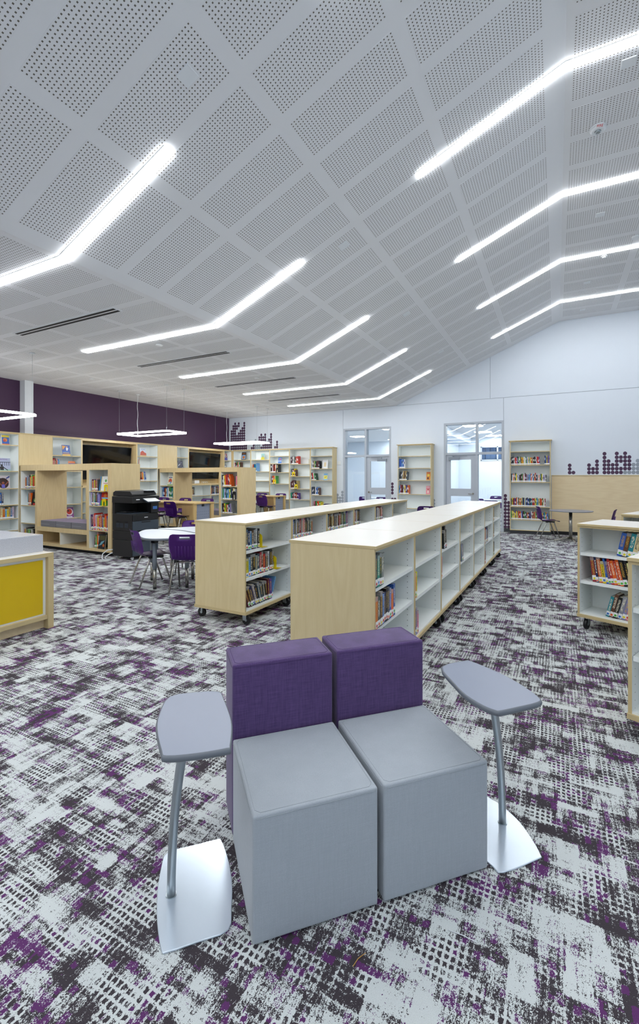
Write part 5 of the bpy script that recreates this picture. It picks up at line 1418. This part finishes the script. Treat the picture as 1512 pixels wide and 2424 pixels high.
# ------------------------------------------------------------------ slide-under side tables
def arm_table(top, base, foot, head, label):
    cx_, cy_ = foot
    r_ = thing('laptop_table', label, 'side table', (cx_, cy_, 0), 0, 'grey laptop side tables')
    tl = smooth_poly([(p[0] - cx_, p[1] - cy_) for p in top], 3); bl = smooth_poly([(p[0] - cx_, p[1] - cy_) for p in base], 3)
    def area(P_): return sum(P_[i][0] * P_[(i + 1) % len(P_)][1] - P_[(i + 1) % len(P_)][0] * P_[i][1] for i in range(len(P_)))
    if area(tl) < 0: tl = tl[::-1]
    if area(bl) < 0: bl = bl[::-1]
    mx = sum(p[0] for p in tl) / len(tl); my = sum(p[1] for p in tl) / len(tl)
    zt = 0.68
    tb = MB(); rings = []
    for z, s_ in ((zt - 0.022, 0.955), (zt - 0.016, 0.99), (zt - 0.008, 1.0), (zt - 0.002, 0.985), (zt, 0.955)):
        rings.append([(mx + (p[0] - mx) * s_, my + (p[1] - my) * s_, z) for p in tl])
    n_ = len(tl); b0 = len(tb.v)
    for rr in rings: tb.v += rr
    for i in range(len(rings) - 1):
        for j in range(n_):
            k = (j + 1) % n_
            tb.f.append((b0 + i * n_ + j, b0 + i * n_ + k, b0 + (i + 1) * n_ + k, b0 + (i + 1) * n_ + j)); tb.mi.append(tb.mid(M['grey_edge'])); tb.sm.append(True)
    tb.f.append(tuple(b0 + j for j in reversed(range(n_)))); tb.mi.append(tb.mid(M['grey_edge'])); tb.sm.append(False)
    tb.f.append(tuple(b0 + (len(rings) - 1) * n_ + j for j in range(n_))); tb.mi.append(tb.mid(M['grey_lam'])); tb.sm.append(False)
    tb.build('table_top', r_)
    MB().prism(bl, 0.0, 0.007, M['silver_plate'], smooth=True).build('base_plate', r_, bevel=0.002, seg=1)
    hx, hy = head[0] - cx_, head[1] - cy_
    pts = []
    for k in range(13):
        t_ = k / 12; q = t_ ** 1.8
        pts.append((hx * q, hy * q, 0.006 + (zt - 0.022 - 0.006) * (t_ * 0.97 + 0.03 * t_ * t_)))
    MB().tube(pts, 0.0150, M['steel'], 16).build('post', r_)
    MB().disc((0, 0, 0.006), 0.019, 0.004, M['steel'], 16, 'z').build('collar', r_)
    MB().disc((hx, hy, zt - 0.03), 0.045, 0.009, M['steel'], 16, 'z').build('mount_plate', r_)
LTOP = [(-1.287, 1.244), (-1.219, 1.321), (-1.149, 1.362), (-1.099, 1.331), (-0.991, 1.238), (-0.933, 1.175), (-0.877, 1.096), (-0.876, 1.081), (-0.94, 1.018), (-1.014, 0.965), (-1.047, 0.977), (-1.155, 1.058), (-1.225, 1.135)]
LBASE = [(-1.37, 1.317), (-1.294, 1.402), (-1.242, 1.456), (-1.22, 1.463), (-1.137, 1.404), (-1.056, 1.327), (-0.999, 1.252), (-0.959, 1.184), (-1.022, 1.107), (-1.083, 1.041), (-1.106, 1.036), (-1.184, 1.091), (-1.268, 1.168), (-1.341, 1.256)]
arm_table(LTOP, LBASE, (-1.219, 1.188), (-1.03, 1.055), 'grey-topped side table with curved steel post left of the seats')
RTOP = [(-0.444, 1.985), (-0.368, 1.85), (-0.301, 1.76), (-0.232, 1.707), (-0.189, 1.691), (-0.172, 1.696), (-0.116, 1.756), (-0.054, 1.828), (-0.05, 1.868), (-0.109, 1.946), (-0.184, 2.016), (-0.253, 2.063), (-0.343, 2.109), (-0.365, 2.101)]
RBASE = [(-0.32, 2.24), (-0.261, 2.228), (-0.212, 2.203), (-0.141, 2.141), (-0.085, 2.056), (-0.054, 1.991), (-0.063, 1.965), (-0.177, 1.838), (-0.215, 1.846), (-0.30, 1.905), (-0.37, 1.98), (-0.40, 2.07), (-0.38, 2.16)]
arm_table(RTOP, RBASE, (-0.206, 2.099), (-0.21, 1.80), 'grey-topped side table with curved steel post right of the seats')

tag(MB().tube([(-0.551, 1.274, 0.003), (-0.545, 1.30, 0.005), (-0.531, 1.329, 0.003)], 0.0012, pmat('#c9974a'), 5).build('thread'), 'short orange thread lying on the carpet before the seats', 'thread')
tag(MB().tube([(-0.317, 1.523, 0.003), (-0.27, 1.526, 0.004), (-0.226, 1.524, 0.003)], 0.0014, M['white_plastic'], 5).build('thread'), 'short white thread lying on the carpet right of the seats', 'thread')

# classroom furniture seen through the glass
for i, (x, y, f_) in enumerate([(-2.0, 17.9, 270), (-1.72, 17.0, 265), (-2.35, 15.9, 100), (-1.75, 14.8, 90), (-6.2, 15.6, 90), (-5.5, 15.5, 90)]):
    chair(x, y, f_, ['purple chair far back in the right classroom, left one', 'purple chair far back in the right classroom, right one', 'purple chair halfway into the right classroom', 'purple chair nearest the glass in the right classroom', 'purple chair behind left glazed door, left one', 'purple chair behind left glazed door, right one'][i], 'classroom chairs')
for x, y, nm in ((-1.9, 16.5, 'far'), (-1.9, 15.3, 'near'), (-5.8, 16.2, 'left room')):
    r_ = thing('classroom_table', 'white classroom table seen through the glazed door, %s one' % nm, 'table', (x, y, 0), 0, 'classroom tables')
    MB().box(-0.7, -0.28, 0.70, 0.7, 0.28, 0.73, M['table_white']).build('table_top', r_)
    for sx in (-1, 1):
        for sy in (-1, 1):
            MB().tube([(sx * 0.6, sy * 0.2, 0), (sx * 0.6, sy * 0.2, 0.70)], 0.02, M['chrome'], 8).build('leg', r_)

tag(FAR.build('distant_books'), 'small distant book spines on back wall bookcases and far reading nook', 'books', None, 'stuff')
